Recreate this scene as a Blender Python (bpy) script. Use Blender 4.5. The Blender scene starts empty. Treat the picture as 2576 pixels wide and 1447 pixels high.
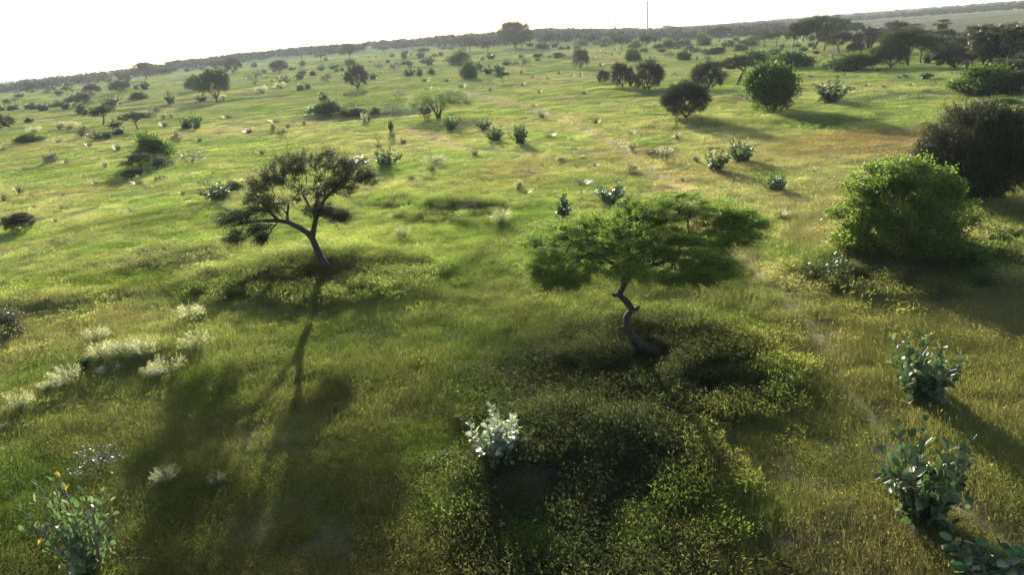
import bpy, math, re
import numpy as np
from mathutils import Matrix, Vector

RNG = np.random.default_rng(11)
SC = bpy.context.scene
COL = SC.collection

# ------------------------------------------------------------------ camera
F, H = 760.0, 11.0                      # focal length in pixels of a 1024 wide frame; height of the kite camera
def _basis(yl, yr):
    p1 = np.array([-512, 288 - yl, -F]); p2 = np.array([512, 288 - yr, -F])
    up = np.cross(p2, p1); up /= np.linalg.norm(up)
    if up[1] < 0: up = -up
    fw = np.array([0, 0, -1.0]); y = fw - up * np.dot(fw, up); y /= np.linalg.norm(y)
    return np.array([np.cross(y, up), y, up])
R = _basis(79.0, -1.0)
cam_d = bpy.data.cameras.new('camera'); cam = bpy.data.objects.new('camera', cam_d); COL.objects.link(cam)
cam_d.sensor_width = 36.0; cam_d.lens = F / 1024 * 36.0; cam_d.clip_start = 0.1; cam_d.clip_end = 30000
M = Matrix([list(R[0]) + [0], list(R[1]) + [0], list(R[2]) + [H], [0, 0, 0, 1]])
cam.matrix_world = M
SC.camera = cam
S = 1024 / 2576
def ray(px, py):
    d = np.array([px * S - 512, 288 - py * S, -F]); d = R @ d
    return d / np.linalg.norm(d)

# ------------------------------------------------------------------ noise and terrain
_T = np.random.default_rng(5).random((256, 256))
def vnoise(x, y):
    x = np.asarray(x, float); y = np.asarray(y, float)
    xi = np.floor(x).astype(int); yi = np.floor(y).astype(int)
    fx = x - xi; fy = y - yi
    fx = fx * fx * (3 - 2 * fx); fy = fy * fy * (3 - 2 * fy)
    g = lambda a, b: _T[a % 256, b % 256]
    return (g(xi, yi) * (1 - fx) + g(xi + 1, yi) * fx) * (1 - fy) + (g(xi, yi + 1) * (1 - fx) + g(xi + 1, yi + 1) * fx) * fy
def fbm(x, y, s, oct=4):
    v = 0; a = 0.5; t = 0
    for i in range(oct):
        v = v + a * vnoise(x / s + 17.3 * i, y / s - 9.1 * i); t += a; a *= 0.5; s *= 0.5
    return v / t
def sstep(a, b, x):
    t = np.clip((x - a) / (b - a), 0, 1); return t * t * (3 - 2 * t)

MOUNDS, HOLLOWS = [], []                # filled below: (x, y, rx, ry, height, yaw)
def height(x, y):
    x = np.asarray(x, float); y = np.asarray(y, float)
    D = np.hypot(x, y) + 1e-6; az = np.degrees(np.arctan2(x, y))
    z = 0.5 * (fbm(x, y, 40, 3) - 0.5) * sstep(10, 60, D) + 0.22 * (fbm(x + 50, y, 9, 3) - 0.5)
    ridge = sstep(-34, -12, az) * (1 - sstep(2, 15, az))
    z = z + 15.5 * ridge * sstep(150, 1050, D) * (1 - sstep(1600, 2600, D))
    z = z + 1.6 * (fbm(x, y, 160, 2) - 0.5) * sstep(120, 400, D) * (1 - sstep(12, 22, az))
    for (mx, my, rx, ry, hh, yaw) in MOUNDS + HOLLOWS:
        c, s = math.cos(yaw), math.sin(yaw)
        u = ((x - mx) * c + (y - my) * s) / rx; v = (-(x - mx) * s + (y - my) * c) / ry
        q = np.sqrt(u * u + v * v)
        z = z + hh * (1 - sstep(0.25, 1.0, q))
    return z
def hitpt(px, py, far=1500.0):
    d = ray(px, py); hl = math.hypot(d[0], d[1])
    t = 6 * 1.006 ** np.arange(0, 920)
    X, Y, Z = d[0] / hl * t, d[1] / hl * t, H + d[2] / hl * t
    g = Z - height(X, Y); k = np.nonzero(g < 0)[0]
    if len(k) == 0:
        T = far
    else:
        k = k[0]; a = g[k - 1] / (g[k - 1] - g[k]); T = t[k - 1] + a * (t[k] - t[k - 1])
    T = min(T, far)
    x, y = d[0] / hl * T, d[1] / hl * T
    return np.array([x, y, float(height(x, y))])
def flat(px, py, z=0.0):
    d = ray(px, py); t = (z - H) / d[2]; return d[0] * t, d[1] * t
for px, py, rx, ry, hh in [(815, 690, 5.5, 5, .55), (1640, 890, 5, 4, .45), (1420, 1150, 3.2, 3, .35), (450, 640, 5, 4, .5), (1145, 525, 4.5, 3, .5), (1020, 505, 3, 2.5, .3), (1900, 245, 9, 6, .6), (2300, 650, 5, 4, .4),
                          (1560, 225, 12, 6, .5), (1720, 305, 6, 5, .4), (2240, 240, 12, 8, .6), (330, 900, 3, 2, .3), (120, 760, 6, 2.0, .35), (1250, 1230, 2.2, 2, .25)]:
    x, y = flat(px, py); MOUNDS.append((x, y, rx, ry, hh, 0.0))
for px, py, rx, ry, hh, yaw in [(945, 285, 17, 14, -2.6, -.05), (470, 268, 40, 10, -1.5, .25), (860, 700, 0.1, 0.1, 0, 0)]:
    x, y = flat(px, py); HOLLOWS.append((x, y, rx, ry, hh, yaw))

# ------------------------------------------------------------------ mesh building
class MB:
    def __init__(s): s.v = []; s.q = []; s.t = []; s.qm = []; s.tm = []; s.n = 0
    def add(s, v, q=None, t=None, m=0):
        v = np.asarray(v, float).reshape(-1, 3)
        if q is not None and len(q):
            q = np.asarray(q, int).reshape(-1, 4); s.q.append(q + s.n); s.qm.append(np.full(len(q), m))
        if t is not None and len(t):
            t = np.asarray(t, int).reshape(-1, 3); s.t.append(t + s.n); s.tm.append(np.full(len(t), m))
        s.v.append(v); s.n += len(v)
    def mesh(s, name, mats, smooth=False):
        V = np.concatenate(s.v) if s.v else np.zeros((0, 3))
        Q = np.concatenate(s.q) if s.q else np.zeros((0, 4), int); T = np.concatenate(s.t) if s.t else np.zeros((0, 3), int)
        me = bpy.data.meshes.new(name)
        me.vertices.add(len(V)); me.vertices.foreach_set('co', V.astype(np.float32).ravel())
        nl = Q.size + T.size
        me.loops.add(nl); me.loops.foreach_set('vertex_index', np.concatenate([Q.ravel(), T.ravel()]).astype(np.int32))
        me.polygons.add(len(Q) + len(T))
        st = np.concatenate([np.arange(len(Q)) * 4, Q.size + np.arange(len(T)) * 3]).astype(np.int32)
        me.polygons.foreach_set('loop_start', st)
        mi = np.concatenate((s.qm or [np.zeros(0)]) + (s.tm or [np.zeros(0)])).astype(np.int32)
        for m in (mats if isinstance(mats, (list, tuple)) else [mats]): me.materials.append(m)
        me.polygons.foreach_set('material_index', mi)
        if smooth: me.polygons.foreach_set('use_smooth', np.ones(len(Q) + len(T), bool))
        me.update(calc_edges=True); me.validate()
        return me
def link(name, me, parent=None):
    o = bpy.data.objects.new(name, me); COL.objects.link(o)
    if parent is not None: o.parent = parent
    return o
def unit(v): return v / np.maximum(np.linalg.norm(v, axis=-1, keepdims=True), 1e-9)
def diamonds(mb, P, A, Sd, L, W, m=0):
    """flat pointed leaves: base P, axis A, side Sd, length L, width W"""
    n = len(P); L = np.broadcast_to(L, (n,))[:, None]; W = np.broadcast_to(W, (n,))[:, None]
    v = np.stack([P, P + A * L * .5 + Sd * W * .5, P + A * L, P + A * L * .5 - Sd * W * .5], 1).reshape(-1, 3)
    mb.add(v, np.arange(n * 4).reshape(n, 4), m=m)
def ovals(mb, P, A, N, L, W, fold=.18, m=0):
    """broad leaves folded along the midrib: two quads of six points each leaf"""
    n = len(P); L = np.broadcast_to(L, (n,))[:, None]; W = np.broadcast_to(W, (n,))[:, None]
    Sd = unit(np.cross(A, N)); N = unit(np.cross(Sd, A))
    f = N * W * fold
    v = np.stack([P, P + A * L * .25 + Sd * W * .44 + f, P + A * L * .78 + Sd * W * .46 + f, P + A * L - N * L * .06,
                  P + A * L * .78 - Sd * W * .46 + f, P + A * L * .25 - Sd * W * .44 + f], 1).reshape(-1, 3)
    i = np.arange(n)[:, None] * 6
    mb.add(v, np.concatenate([i + np.array([[0, 1, 2, 3]]), i + np.array([[0, 3, 4, 5]])]), m=m)
def tube(mb, P, r, k=6, m=0, cap=True):
    P = np.asarray(P, float); n = len(P); r = np.broadcast_to(r, (n,))
    T = unit(np.gradient(P, axis=0)); a = np.array([0, 0, 1.0]) if abs(T[0][2]) < .9 else np.array([1.0, 0, 0])
    u = unit(np.cross(T[0], a)); V = []
    ang = np.arange(k) * 2 * math.pi / k
    for i in range(n):
        u = u - T[i] * np.dot(u, T[i]); u = u / max(np.linalg.norm(u), 1e-9); w = np.cross(T[i], u)
        V.append(P[i] + r[i] * (np.cos(ang)[:, None] * u + np.sin(ang)[:, None] * w))
    V = np.concatenate(V); j = np.arange(k); q = []
    for i in range(n - 1):
        q.append(np.stack([i * k + j, i * k + (j + 1) % k, (i + 1) * k + (j + 1) % k, (i + 1) * k + j], 1))
    t = None
    if cap:
        V = np.concatenate([V, P[-1:] + T[-1:] * r[-1]]); c = len(V) - 1; b = (n - 1) * k
        t = np.stack([b + j, b + (j + 1) % k, np.full(k, c)], 1)
    mb.add(V, np.concatenate(q), t, m)

# ------------------------------------------------------------------ materials
def nodes(m):
    m.use_nodes = True; nt = m.node_tree; nt.nodes.clear()
    def N(t, **kw):
        n = nt.nodes.new(t)
        for k, v in kw.items():
            if k.startswith('i_'): n.inputs[k[2:].replace('_', ' ')].default_value = v
            elif k.startswith('n_'): n.inputs[int(k[2:])].default_value = v
            else: setattr(n, k, v)
        return n
    return nt, N, lambda a, b: nt.links.new(a, b)
def ramp(n, stops):
    e = n.color_ramp.elements
    while len(e) > 1: e.remove(e[-1])
    e[0].position = stops[0][0]; e[0].color = (*stops[0][1], 1)
    for p, c in stops[1:]:
        x = e.new(p); x.color = (*c, 1)
def leafmat(name, stops, trans=.5, tcol=1.35, rough=.5, spec=.3, tint=False):
    """a leaf: colour differs from leaf to leaf; light shines through"""
    m = bpy.data.materials.new(name); nt, N, Lk = nodes(m)
    geo = N('ShaderNodeNewGeometry'); rp = N('ShaderNodeValToRGB'); ramp(rp, stops); Lk(geo.outputs['Random Per Island'], rp.inputs[0])
    oi = N('ShaderNodeObjectInfo'); hs = N('ShaderNodeHueSaturation')
    mr = N('ShaderNodeMapRange', n_3=.82, n_4=1.18); Lk(oi.outputs['Random'], mr.inputs[0]); Lk(mr.outputs[0], hs.inputs['Value'])
    Lk(rp.outputs[0], hs.inputs['Color']); col = hs.outputs[0]
    if tint:
        at = N('ShaderNodeAttribute', attribute_type='INSTANCER', attribute_name='tint')
        mx = N('ShaderNodeMix', data_type='RGBA', blend_type='MULTIPLY', n_0=1.0); Lk(rp.outputs[0], mx.inputs[6]); Lk(at.outputs['Color'], mx.inputs[7]); col = mx.outputs[2]
    pb = N('ShaderNodeBsdfPrincipled', i_Roughness=rough); pb.inputs['Specular IOR Level'].default_value = spec
    if spec == 0: pb = N('ShaderNodeBsdfDiffuse')
    tr = N('ShaderNodeBsdfTranslucent'); g = N('ShaderNodeMix', data_type='RGBA', blend_type='MULTIPLY', n_0=1.0); g.inputs[7].default_value = (tcol, tcol * 1.02, tcol * .62, 1)
    Lk(col, g.inputs[6]); Lk(g.outputs[2], tr.inputs['Color']); Lk(col, pb.inputs[0])
    ms = N('ShaderNodeMixShader', n_0=trans); Lk(pb.outputs[0], ms.inputs[1]); Lk(tr.outputs[0], ms.inputs[2])
    out = N('ShaderNodeOutputMaterial'); Lk(ms.outputs[0], out.inputs[0])
    return m
def barkmat(name, a, b, scale=9):
    m = bpy.data.materials.new(name); nt, N, Lk = nodes(m)
    tc = N('ShaderNodeTexCoord'); mp = N('ShaderNodeMapping'); mp.inputs['Scale'].default_value = (1, 1, .25); Lk(tc.outputs['Object'], mp.inputs[0])
    nz = N('ShaderNodeTexNoise', i_Scale=scale, i_Detail=6.0, i_Roughness=.7); Lk(mp.outputs[0], nz.inputs['Vector'])
    rp = N('ShaderNodeValToRGB'); ramp(rp, [(.3, a), (.7, b)]); Lk(nz.outputs[0], rp.inputs[0])
    bp = N('ShaderNodeBump', i_Strength=.8, i_Distance=.05); Lk(nz.outputs[0], bp.inputs['Height'])
    pb = N('ShaderNodeBsdfPrincipled', i_Roughness=.9); pb.inputs['Specular IOR Level'].default_value = .2
    Lk(rp.outputs[0], pb.inputs['Base Color']); Lk(bp.outputs[0], pb.inputs['Normal'])
    out = N('ShaderNodeOutputMaterial'); Lk(pb.outputs[0], out.inputs[0])
    return m
G = lambda r, g, b: (r, g, b)
MAT = dict(
    acacia=leafmat('acacia_leaf', [(0, G(.040, .066, .014)), (.6, G(.078, .120, .024)), (1, G(.145, .19, .042))], .5, 1.8, .6, .12),
    olive=leafmat('olive_leaf', [(0, G(.020, .029, .011)), (.6, G(.032, .045, .016)), (1, G(.052, .068, .022))], .32, 1.4, .6, .12),
    thorn=leafmat('thorn_leaf', [(0, G(.024, .030, .016)), (.6, G(.038, .044, .026)), (1, G(.060, .066, .040))], .25, 1.2, .7, .1),
    shrubdark=leafmat('dark_shrub_leaf', [(0, G(.026, .046, .012)), (.6, G(.044, .076, .018)), (1, G(.075, .115, .028))], .42, 1.5, .6, .12),
    wood=leafmat('far_wood_leaf', [(0, G(.030, .036, .022)), (.6, G(.040, .046, .028)), (1, G(.055, .060, .036))], .15, 1.1, .9, 0),
    shrub=leafmat('shrub_leaf', [(0, G(.038, .066, .015)), (.6, G(.080, .125, .025)), (1, G(.15, .195, .046))], .5, 1.7, .5, .2),
    grey=leafmat('grey_leaf', [(0, G(.050, .056, .036)), (.6, G(.075, .080, .054)), (1, G(.110, .112, .080))], .3, 1.3),
    milkpale=leafmat('pale_milkweed_leaf', [(0, G(.11, .16, .09)), (.5, G(.26, .31, .21)), (1, G(.52, .54, .43))], .3, 1.3, .42, .5),
    milk=leafmat('milkweed_leaf', [(0, G(.030, .060, .024)), (.6, G(.054, .092, .038)), (1, G(.11, .15, .08))], .30, 1.4, .48, .26),
    milkyellow=leafmat('yellowing_milkweed_leaf', [(0, G(.045, .085, .032)), (.6, G(.078, .124, .050)), (.965, G(.15, .19, .11)), (.975, G(.42, .26, .02)), (1, G(.50, .32, .03))], .34, 1.5, .45, .38),
    reed=leafmat('tuft_blade', [(0, G(.050, .062, .030)), (.7, G(.085, .098, .050)), (1, G(.13, .13, .075))], .4, 1.4),
    straw=leafmat('plume_blade', [(0, G(.12, .14, .07)), (.5, G(.24, .25, .17)), (1, G(.46, .45, .36))], .5, 1.25),
    palm=leafmat('palm_leaf', [(0, G(.035, .048, .026)), (.6, G(.060, .072, .040)), (1, G(.095, .10, .06))], .25, 1.2, .55, .2),
    herb=leafmat('meadow_herb', [(0, G(.70, .75, .65)), (.6, G(.98, 1.02, .95)), (.95, G(1.22, 1.22, 1.15)), (1, G(1.6, 1.55, 1.5))], .5, 1.45, 1.0, .0, True),
    bark=barkmat('bark', (.024, .017, .016), (.062, .046, .042)),
    twig=barkmat('twig_bark', (.045, .036, .03), (.10, .082, .068)),
    palestem=barkmat('pale_stem', (.11, .095, .075), (.22, .19, .15), 14),
)
def tag(o, label=None, cat=None, group=None, kind=None):
    if label: o['label'] = label
    if cat: o['category'] = cat
    if group: o['group'] = group
    if kind: o['kind'] = kind
    return o
# ------------------------------------------------------------------ plants
def grow(trunks, pts, rng, alpha=.35, seg=.45, jit=.12, arc=.10, first=None):
    """Branch skeleton: trunk lines [(points, parent node or None)], then every crown point joins the nearest part of the tree."""
    pos, par, pl, isT = [], [], [], []
    for P, pa in trunks:
        last = pa
        for p in P:
            pos.append(np.asarray(p, float)); par.append(-1 if last is None else last)
            pl.append(0 if last is None else pl[last] + np.linalg.norm(pos[-1] - pos[last])); isT.append(True); last = len(pos) - 1
    A = np.zeros((len(pos) + len(pts) * 14 + 10, 3)); PL = np.zeros(len(A)); ok = np.zeros(len(A), bool)
    n = len(pos); A[:n] = pos; PL[:n] = pl; ok[:n] = True
    if first is not None: ok[:first] = False
    org = A[np.nonzero(ok)[0][-1]]
    pts = pts[np.argsort(np.linalg.norm(pts - org, axis=1))]
    for p in pts:
        d = np.linalg.norm(A[:n] - p, axis=1); c = d + alpha * PL[:n]; c[~ok[:n]] = 1e9
        j = int(np.argmin(c)); k = max(1, min(12, int(math.ceil(d[j] / seg)))); a = A[j].copy(); last = j
        for i in range(1, k + 1):
            f = i / k; q = a + (p - a) * f + np.array([0, 0, arc * d[j] * math.sin(math.pi * f)])
            if i < k: q = q + rng.normal(0, jit, 3) * min(1, d[j])
            A[n] = q; par.append(last); PL[n] = PL[last] + np.linalg.norm(q - A[last]); ok[n] = True; isT.append(False); last = n; n += 1
            if n >= len(A) - 2: break
        if n >= len(A) - 2: break
    return A[:n].copy(), np.array(par[:n]), np.array(isT[:n])
def radii(par, isT, r0, trunk_r, power=.45):
    n = len(par); c = np.zeros(n); kids = np.bincount(par[par >= 0], minlength=n)
    c[kids == 0] = 1
    for i in range(n - 1, -1, -1):
        if par[i] >= 0: c[par[i]] += c[i]
    r = r0 * np.maximum(c, 1) ** power
    tr = np.nonzero(isT)[0]
    for i, v in zip(tr, trunk_r): r[i] = max(v, min(r[i], v * 1.3))
    for i in range(n):
        if par[i] >= 0: r[i] = min(r[i], r[par[i]])
    return r, c, kids
def limbs(mb, A, par, r, c, rmin=0.0, kmax=8, m=0):
    n = len(A); ch = [[] for _ in range(n)]
    for i in range(n):
        if par[i] >= 0: ch[par[i]].append(i)
    starts = [i for i in range(n) if par[i] < 0]
    while starts:
        s = starts.pop(); line = [par[s], s] if par[s] >= 0 else [s]; i = s
        while ch[i]:
            k = sorted(ch[i], key=lambda j: -c[j]); starts += k[1:]; i = k[0]; line.append(i)
        rr = r[line].copy()
        if par[s] >= 0: rr[0] = min(rr[0], rr[1] * 1.25)
        if rr.max() < rmin or len(line) < 2: continue
        kk = kmax if rr.max() > .07 else (5 if rr.max() > .025 else 3)
        tube(mb, A[line], rr, kk, m)
def ell(rng, n, c, r, shell=.45, low=-.6):
    """points in an ellipsoid, more towards its skin, none under low x its half height"""
    out = np.zeros((0, 3))
    while len(out) < n:
        d = unit(rng.normal(size=(n * 2, 3))); d = d[d[:, 2] > low]; out = np.concatenate([out, d * (rng.random((len(d), 1)) ** shell)])
    return np.asarray(c) + out[:n] * np.asarray(r)
def sprays(mb, P, D, rng, n=22, L=.5, leaf=.07, w=.022, droop=.25, flat_=.75, m=0):
    """feathery leaf sprays: at each P a twig along D with small leaflets on both sides"""
    k = len(P); t = (np.arange(n) + .5) / n
    Lr = L * rng.uniform(.6, 1.35, (k, 1, 1)); D = unit(D)
    up = np.array([0, 0, 1.0]) * flat_ + rng.normal(0, .45, (k, 3)); Sd = unit(np.cross(D, up))
    bend = rng.normal(0, .18, (k, 1, 3))
    pos = P[:, None] + D[:, None] * Lr * t[None, :, None] + (bend - np.array([0, 0, droop])) * Lr * (t ** 2)[None, :, None]
    pos = pos + rng.normal(0, leaf * .22, pos.shape)
    sg = np.where(np.arange(n) % 2, 1., -1.)[None, :, None]
    ax = unit(Sd[:, None] * sg * .9 + D[:, None] * .75 + rng.normal(0, .28, pos.shape))
    nn = unit(rng.normal(0, .8, pos.shape) + np.array([0, 0, .8])); sd = unit(np.cross(ax, nn))
    sc = rng.uniform(.6, 1.3, (k, n)) * (1.05 - .45 * t[None])
    diamonds(mb, pos.reshape(-1, 3), ax.reshape(-1, 3), sd.reshape(-1, 3), (leaf * sc).ravel(), (w * sc).ravel(), m)
def clumps(mb, P, rng, n=20, rad=.3, leaf=.08, w=.05, up=.3, m=0, out=None):
    """loose leaf clumps round each P"""
    k = len(P); pos = P[:, None] + rng.normal(0, rad, (k, n, 3)) * np.array([1, 1, .75])
    ax = unit(rng.normal(size=pos.shape) + np.array([0, 0, up]) + (0 if out is None else out[:, None])); sd = unit(np.cross(ax, rng.normal(size=pos.shape)))
    sc = rng.uniform(.6, 1.4, (k, n))
    diamonds(mb, pos.reshape(-1, 3), ax.reshape(-1, 3), sd.reshape(-1, 3), (leaf * sc).ravel(), (w * sc).ravel(), m)

def gaps(P, s, cut):
    """which of the points P stand clear of the holes in a crown"""
    return vnoise(P[:, 0] * s + P[:, 2] * s * 1.3 + 40, P[:, 1] * s - P[:, 2] * s * .7 + 11) > cut
class Proto:
    """meshes of one kind of plant with the size they were built at"""
    def __init__(s, parts, w, h): s.parts, s.w, s.h = parts, w, h
def size_of(meshes):
    V = []
    for me in meshes:
        a = np.empty(len(me.vertices) * 3, np.float32); me.vertices.foreach_get('co', a); V.append(a.reshape(-1, 3))
    V = np.concatenate(V)
    q = np.percentile(V, [.6, 99.4], axis=0)
    return float((q[1][0] - q[0][0] + q[1][1] - q[0][1]) / 2), float(np.percentile(V[:, 2], 99.5))

def acacia(seed, lod, lean=0., flatness=.3, mat='acacia', lobes=4):
    """umbrella tree about 8 m wide and 5 m high; lod 0 coarse, 1 middle, 2 fine"""
    rng = np.random.default_rng(seed); n = (45, 150, 420)[lod]
    fx, fy = lean * 1.3, rng.normal(0, .3)
    base = [(0, 0, -.4), (0, 0, .1), (.35 * fx + rng.normal(0, .08), .4 * fy, .8), (.75 * fx + rng.normal(0, .1), .8 * fy, 1.5), (fx, fy, 2.1)]
    trunks = [(base, None)]; tr = [.22, .19, .155, .135, .12]
    for i in range(3):
        a = rng.uniform(0, 6.28) if i == 0 else a + 2.1 + rng.normal(0, .3)
        b = np.array([fx, fy, 2.1]); d = np.array([math.cos(a), math.sin(a), 0])
        trunks.append(([b + d * .55 + [0, 0, .55], b + d * 1.25 + [0, 0, 1.05]], 4)); tr += [.085, .06]
    pts = []
    for i in range(lobes):
        a = i * 6.28 / lobes + rng.normal(0, .35); rr = rng.uniform(1.3, 2.2)
        c = np.array([fx + rr * math.cos(a), fy + rr * math.sin(a), 3.45 + rng.normal(0, .35)])
        pts.append(ell(rng, n // (lobes + 1) + 1, c, (rng.uniform(1.5, 2.2), rng.uniform(1.5, 2.2), rng.uniform(.7, 1.15) * flatness / .3), .5, -.6))
    pts.append(ell(rng, n // (lobes + 1) + 1, (fx, fy, 4.1), (1.9, 1.9, .95 * flatness / .3), .5, -.3))
    pts = np.concatenate(pts)
    A, par, isT = grow(trunks, pts, rng, .25, .5, .09, .05, first=3)
    r, c, kids = radii(par, isT, .011, tr)
    mb = MB(); limbs(mb, A, par, r, c, (.022, .009, 0)[lod], (5, 6, 8)[lod])
    me_t = mb.mesh('trunk', MAT['bark'], True)
    tip = np.nonzero(~isT & (c <= (1.5, 2.5, 3.5)[lod]))[0]; tip = tip[gaps(A[tip], 1.1, .26)]; P = A[tip]
    out = unit(P - np.array([fx, fy, 2.6])); D = out * np.array([1, 1, .35]) + rng.normal(0, .35, P.shape)
    mb = MB()
    rep = (5, 6, 9)[lod]
    P2 = np.repeat(P, rep, 0) + rng.normal(0, .14, (len(P) * rep, 3)); D2 = np.repeat(D, rep, 0) + rng.normal(0, .5, (len(P) * rep, 3))
    if lod == 0: sprays(mb, P2, D2, rng, 12, .85, .42, .20, .2, .7)
    elif lod == 1: sprays(mb, P2, D2, rng, 20, .65, .20, .080, .2, .7)
    else: sprays(mb, P2, D2, rng, 24, .55, .12, .045, .22, .7)
    me_c = mb.mesh('crown', MAT[mat])
    return Proto([('trunk', me_t), ('crown', me_c)], *size_of([me_t, me_c]))
def roundtree(seed, lod, mat='thorn', stems=3, wide=1.0, low=-.85, n=None):
    """dense round-headed thorn tree about 5 m wide and 4 m high on a short forked trunk"""
    rng = np.random.default_rng(seed); n = n or (45, 190, 520)[lod]
    trunks = [([(0, 0, -.3), (0, 0, .12), (.03, .02, .45)], None)]; tr = [.19, .16, .14]
    for i in range(stems):
        a = i * 6.28 / stems + rng.normal(0, .3); d = np.array([math.cos(a), math.sin(a), 0])
        trunks.append(([d * .22 + [0, 0, .62], d * .6 + [0, 0, 1.0], d * 1.0 + [0, 0, 1.6]], 2)); tr += [.10, .08, .05]
    pts = [ell(rng, n * 2 // 3, (0, 0, 2.15), (2.2 * wide, 2.2 * wide, 1.65), .36, low)]
    for i in range(7):
        d = unit(rng.normal(size=3)); d[2] = abs(d[2]) * 1.2 - .25
        c = np.array([0, 0, 2.15]) + d * np.array([1.45 * wide, 1.45 * wide, 1.05]); pts.append(ell(rng, n // 14 + 1, c, np.array([.85, .85, .75]) * rng.uniform(.7, 1.25), .5, -.8))
    pts = np.concatenate(pts)
    A, par, isT = grow(trunks, pts, rng, .3, .45, .07, .05, first=3)
    r, c, kids = radii(par, isT, .010, tr)
    mb = MB(); limbs(mb, A, par, r, c, (.02, .009, 0)[lod], (5, 6, 8)[lod]); me_t = mb.mesh('trunk', MAT['twig'], True)
    tip = np.nonzero(~isT & (c <= (2, 3, 4)[lod]))[0]; P = A[tip]; D = unit(P - np.array([0, 0, 1.7])) + rng.normal(0, .4, P.shape)
    mb = MB(); rep = (5, 7, 9)[lod]
    P2 = np.repeat(P, rep, 0) + rng.normal(0, .12, (len(P) * rep, 3)); D2 = np.repeat(D, rep, 0) + rng.normal(0, .45, (len(P) * rep, 3))
    if lod == 0: sprays(mb, P2, D2, rng, 11, .6, .32, .17, .05, .3)
    elif lod == 1: sprays(mb, P2, D2, rng, 16, .5, .16, .065, .05, .2)
    else: sprays(mb, P2, D2, rng, 18, .42, .11, .042, .05, .2)
    me_c = mb.mesh('crown', MAT[mat])
    return Proto([('trunk', me_t), ('crown', me_c)], *size_of([me_t, me_c]))
def shrub(seed, lod, mat='shrubdark', flat_=1.0, sparse=False):
    """leafy shrub about 4 m wide and 2.6 m high, leaves down to the ground"""
    rng = np.random.default_rng(seed); n = (40, 150, 520)[lod]
    trunks = []; tr = []
    for i in range(4):
        a = i * 1.57 + rng.normal(0, .3); d = np.array([math.cos(a), math.sin(a), 0])
        trunks.append(([d * .08 + [0, 0, -.2], d * .25 + [0, 0, .25], d * .55 + [0, 0, .7]], None)); tr += [.06, .05, .035]
    pts = []
    for i in range(9):
        a = rng.uniform(0, 6.28); q = rng.uniform(.1, 1.25)
        hz = rng.uniform(.6, 1.8) * (1.25 - q * .5) * flat_
        pts.append(ell(rng, n // 9 + 1, (q * math.cos(a), q * math.sin(a), hz), np.array([.85, .85, .65 * flat_]) * rng.uniform(.7, 1.2), .45, -.8))
    pts = np.concatenate(pts); pts[:, 2] = np.abs(pts[:, 2]) + .05
    A, par, isT = grow(trunks, pts, rng, .3, .4, .07, .08)
    r, c, kids = radii(par, isT, .007, tr)
    mb = MB(); limbs(mb, A, par, r, c, (.02, .009, .004)[lod], 5); me_t = mb.mesh('branches', MAT['twig'], True)
    tip = np.nonzero(~isT & (c <= (2, 3, 3)[lod]))[0]; P = A[tip]; out = unit(P - np.array([0, 0, .6])) * .8
    mb = MB(); nn = (22, 44, 60)[lod]; nn = nn // 3 if sparse else nn
    if lod == 0: clumps(mb, P, rng, nn, .26, .30, .18, .4, out=out)
    elif lod == 1: clumps(mb, P, rng, nn, .22, .17, .10, .4, out=out)
    else: clumps(mb, P, rng, nn, .19, .11, .07, .4, out=out)
    me_c = mb.mesh('foliage', MAT[mat])
    return Proto([('branches', me_t), ('foliage', me_c)], *size_of([me_t, me_c]))
def wispy(seed, lod=2):
    """spreading acacia with long drooping feathery boughs, about 8 m wide and 4.4 m high"""
    rng = np.random.default_rng(seed)
    trunks = []; tr = []
    for i in range(5):
        a = i * 1.256 + rng.normal(0, .25); d = np.array([math.cos(a), math.sin(a), 0])
        trunks.append(([d * .1 + [0, 0, -.2], d * .35 + [0, 0, .7], d * .9 + [0, 0, 1.7], d * 1.5 + [0, 0, 2.5]], None)); tr += [.11, .09, .07, .05]
    pts = ell(rng, 260, (.4, 0, 2.0), (3.7, 3.4, 2.0), .35, -.1); pts[:, 2] = np.maximum(pts[:, 2], .9)
    A, par, isT = grow(trunks, pts, rng, .12, .45, .07, .12); r, c, kids = radii(par, isT, .011, tr)
    mb = MB(); limbs(mb, A, par, r, c, .007, 6); me_t = mb.mesh('trunk', MAT['bark'], True)
    tip = np.nonzero(~isT & (c <= 3))[0]; P = np.repeat(A[tip], 6, 0); P = P + rng.normal(0, .12, P.shape); D = unit(P - np.array([.2, 0, 1.2])) * np.array([1, 1, .4]) + np.array([.35, 0, -.1]) + rng.normal(0, .22, P.shape)
    mb = MB(); sprays(mb, P, D, rng, 22, 1.05, .13, .045, .35, .8); me_c = mb.mesh('crown', MAT['shrub'])
    return Proto([('trunk', me_t), ('crown', me_c)], *size_of([me_t, me_c]))
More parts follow.
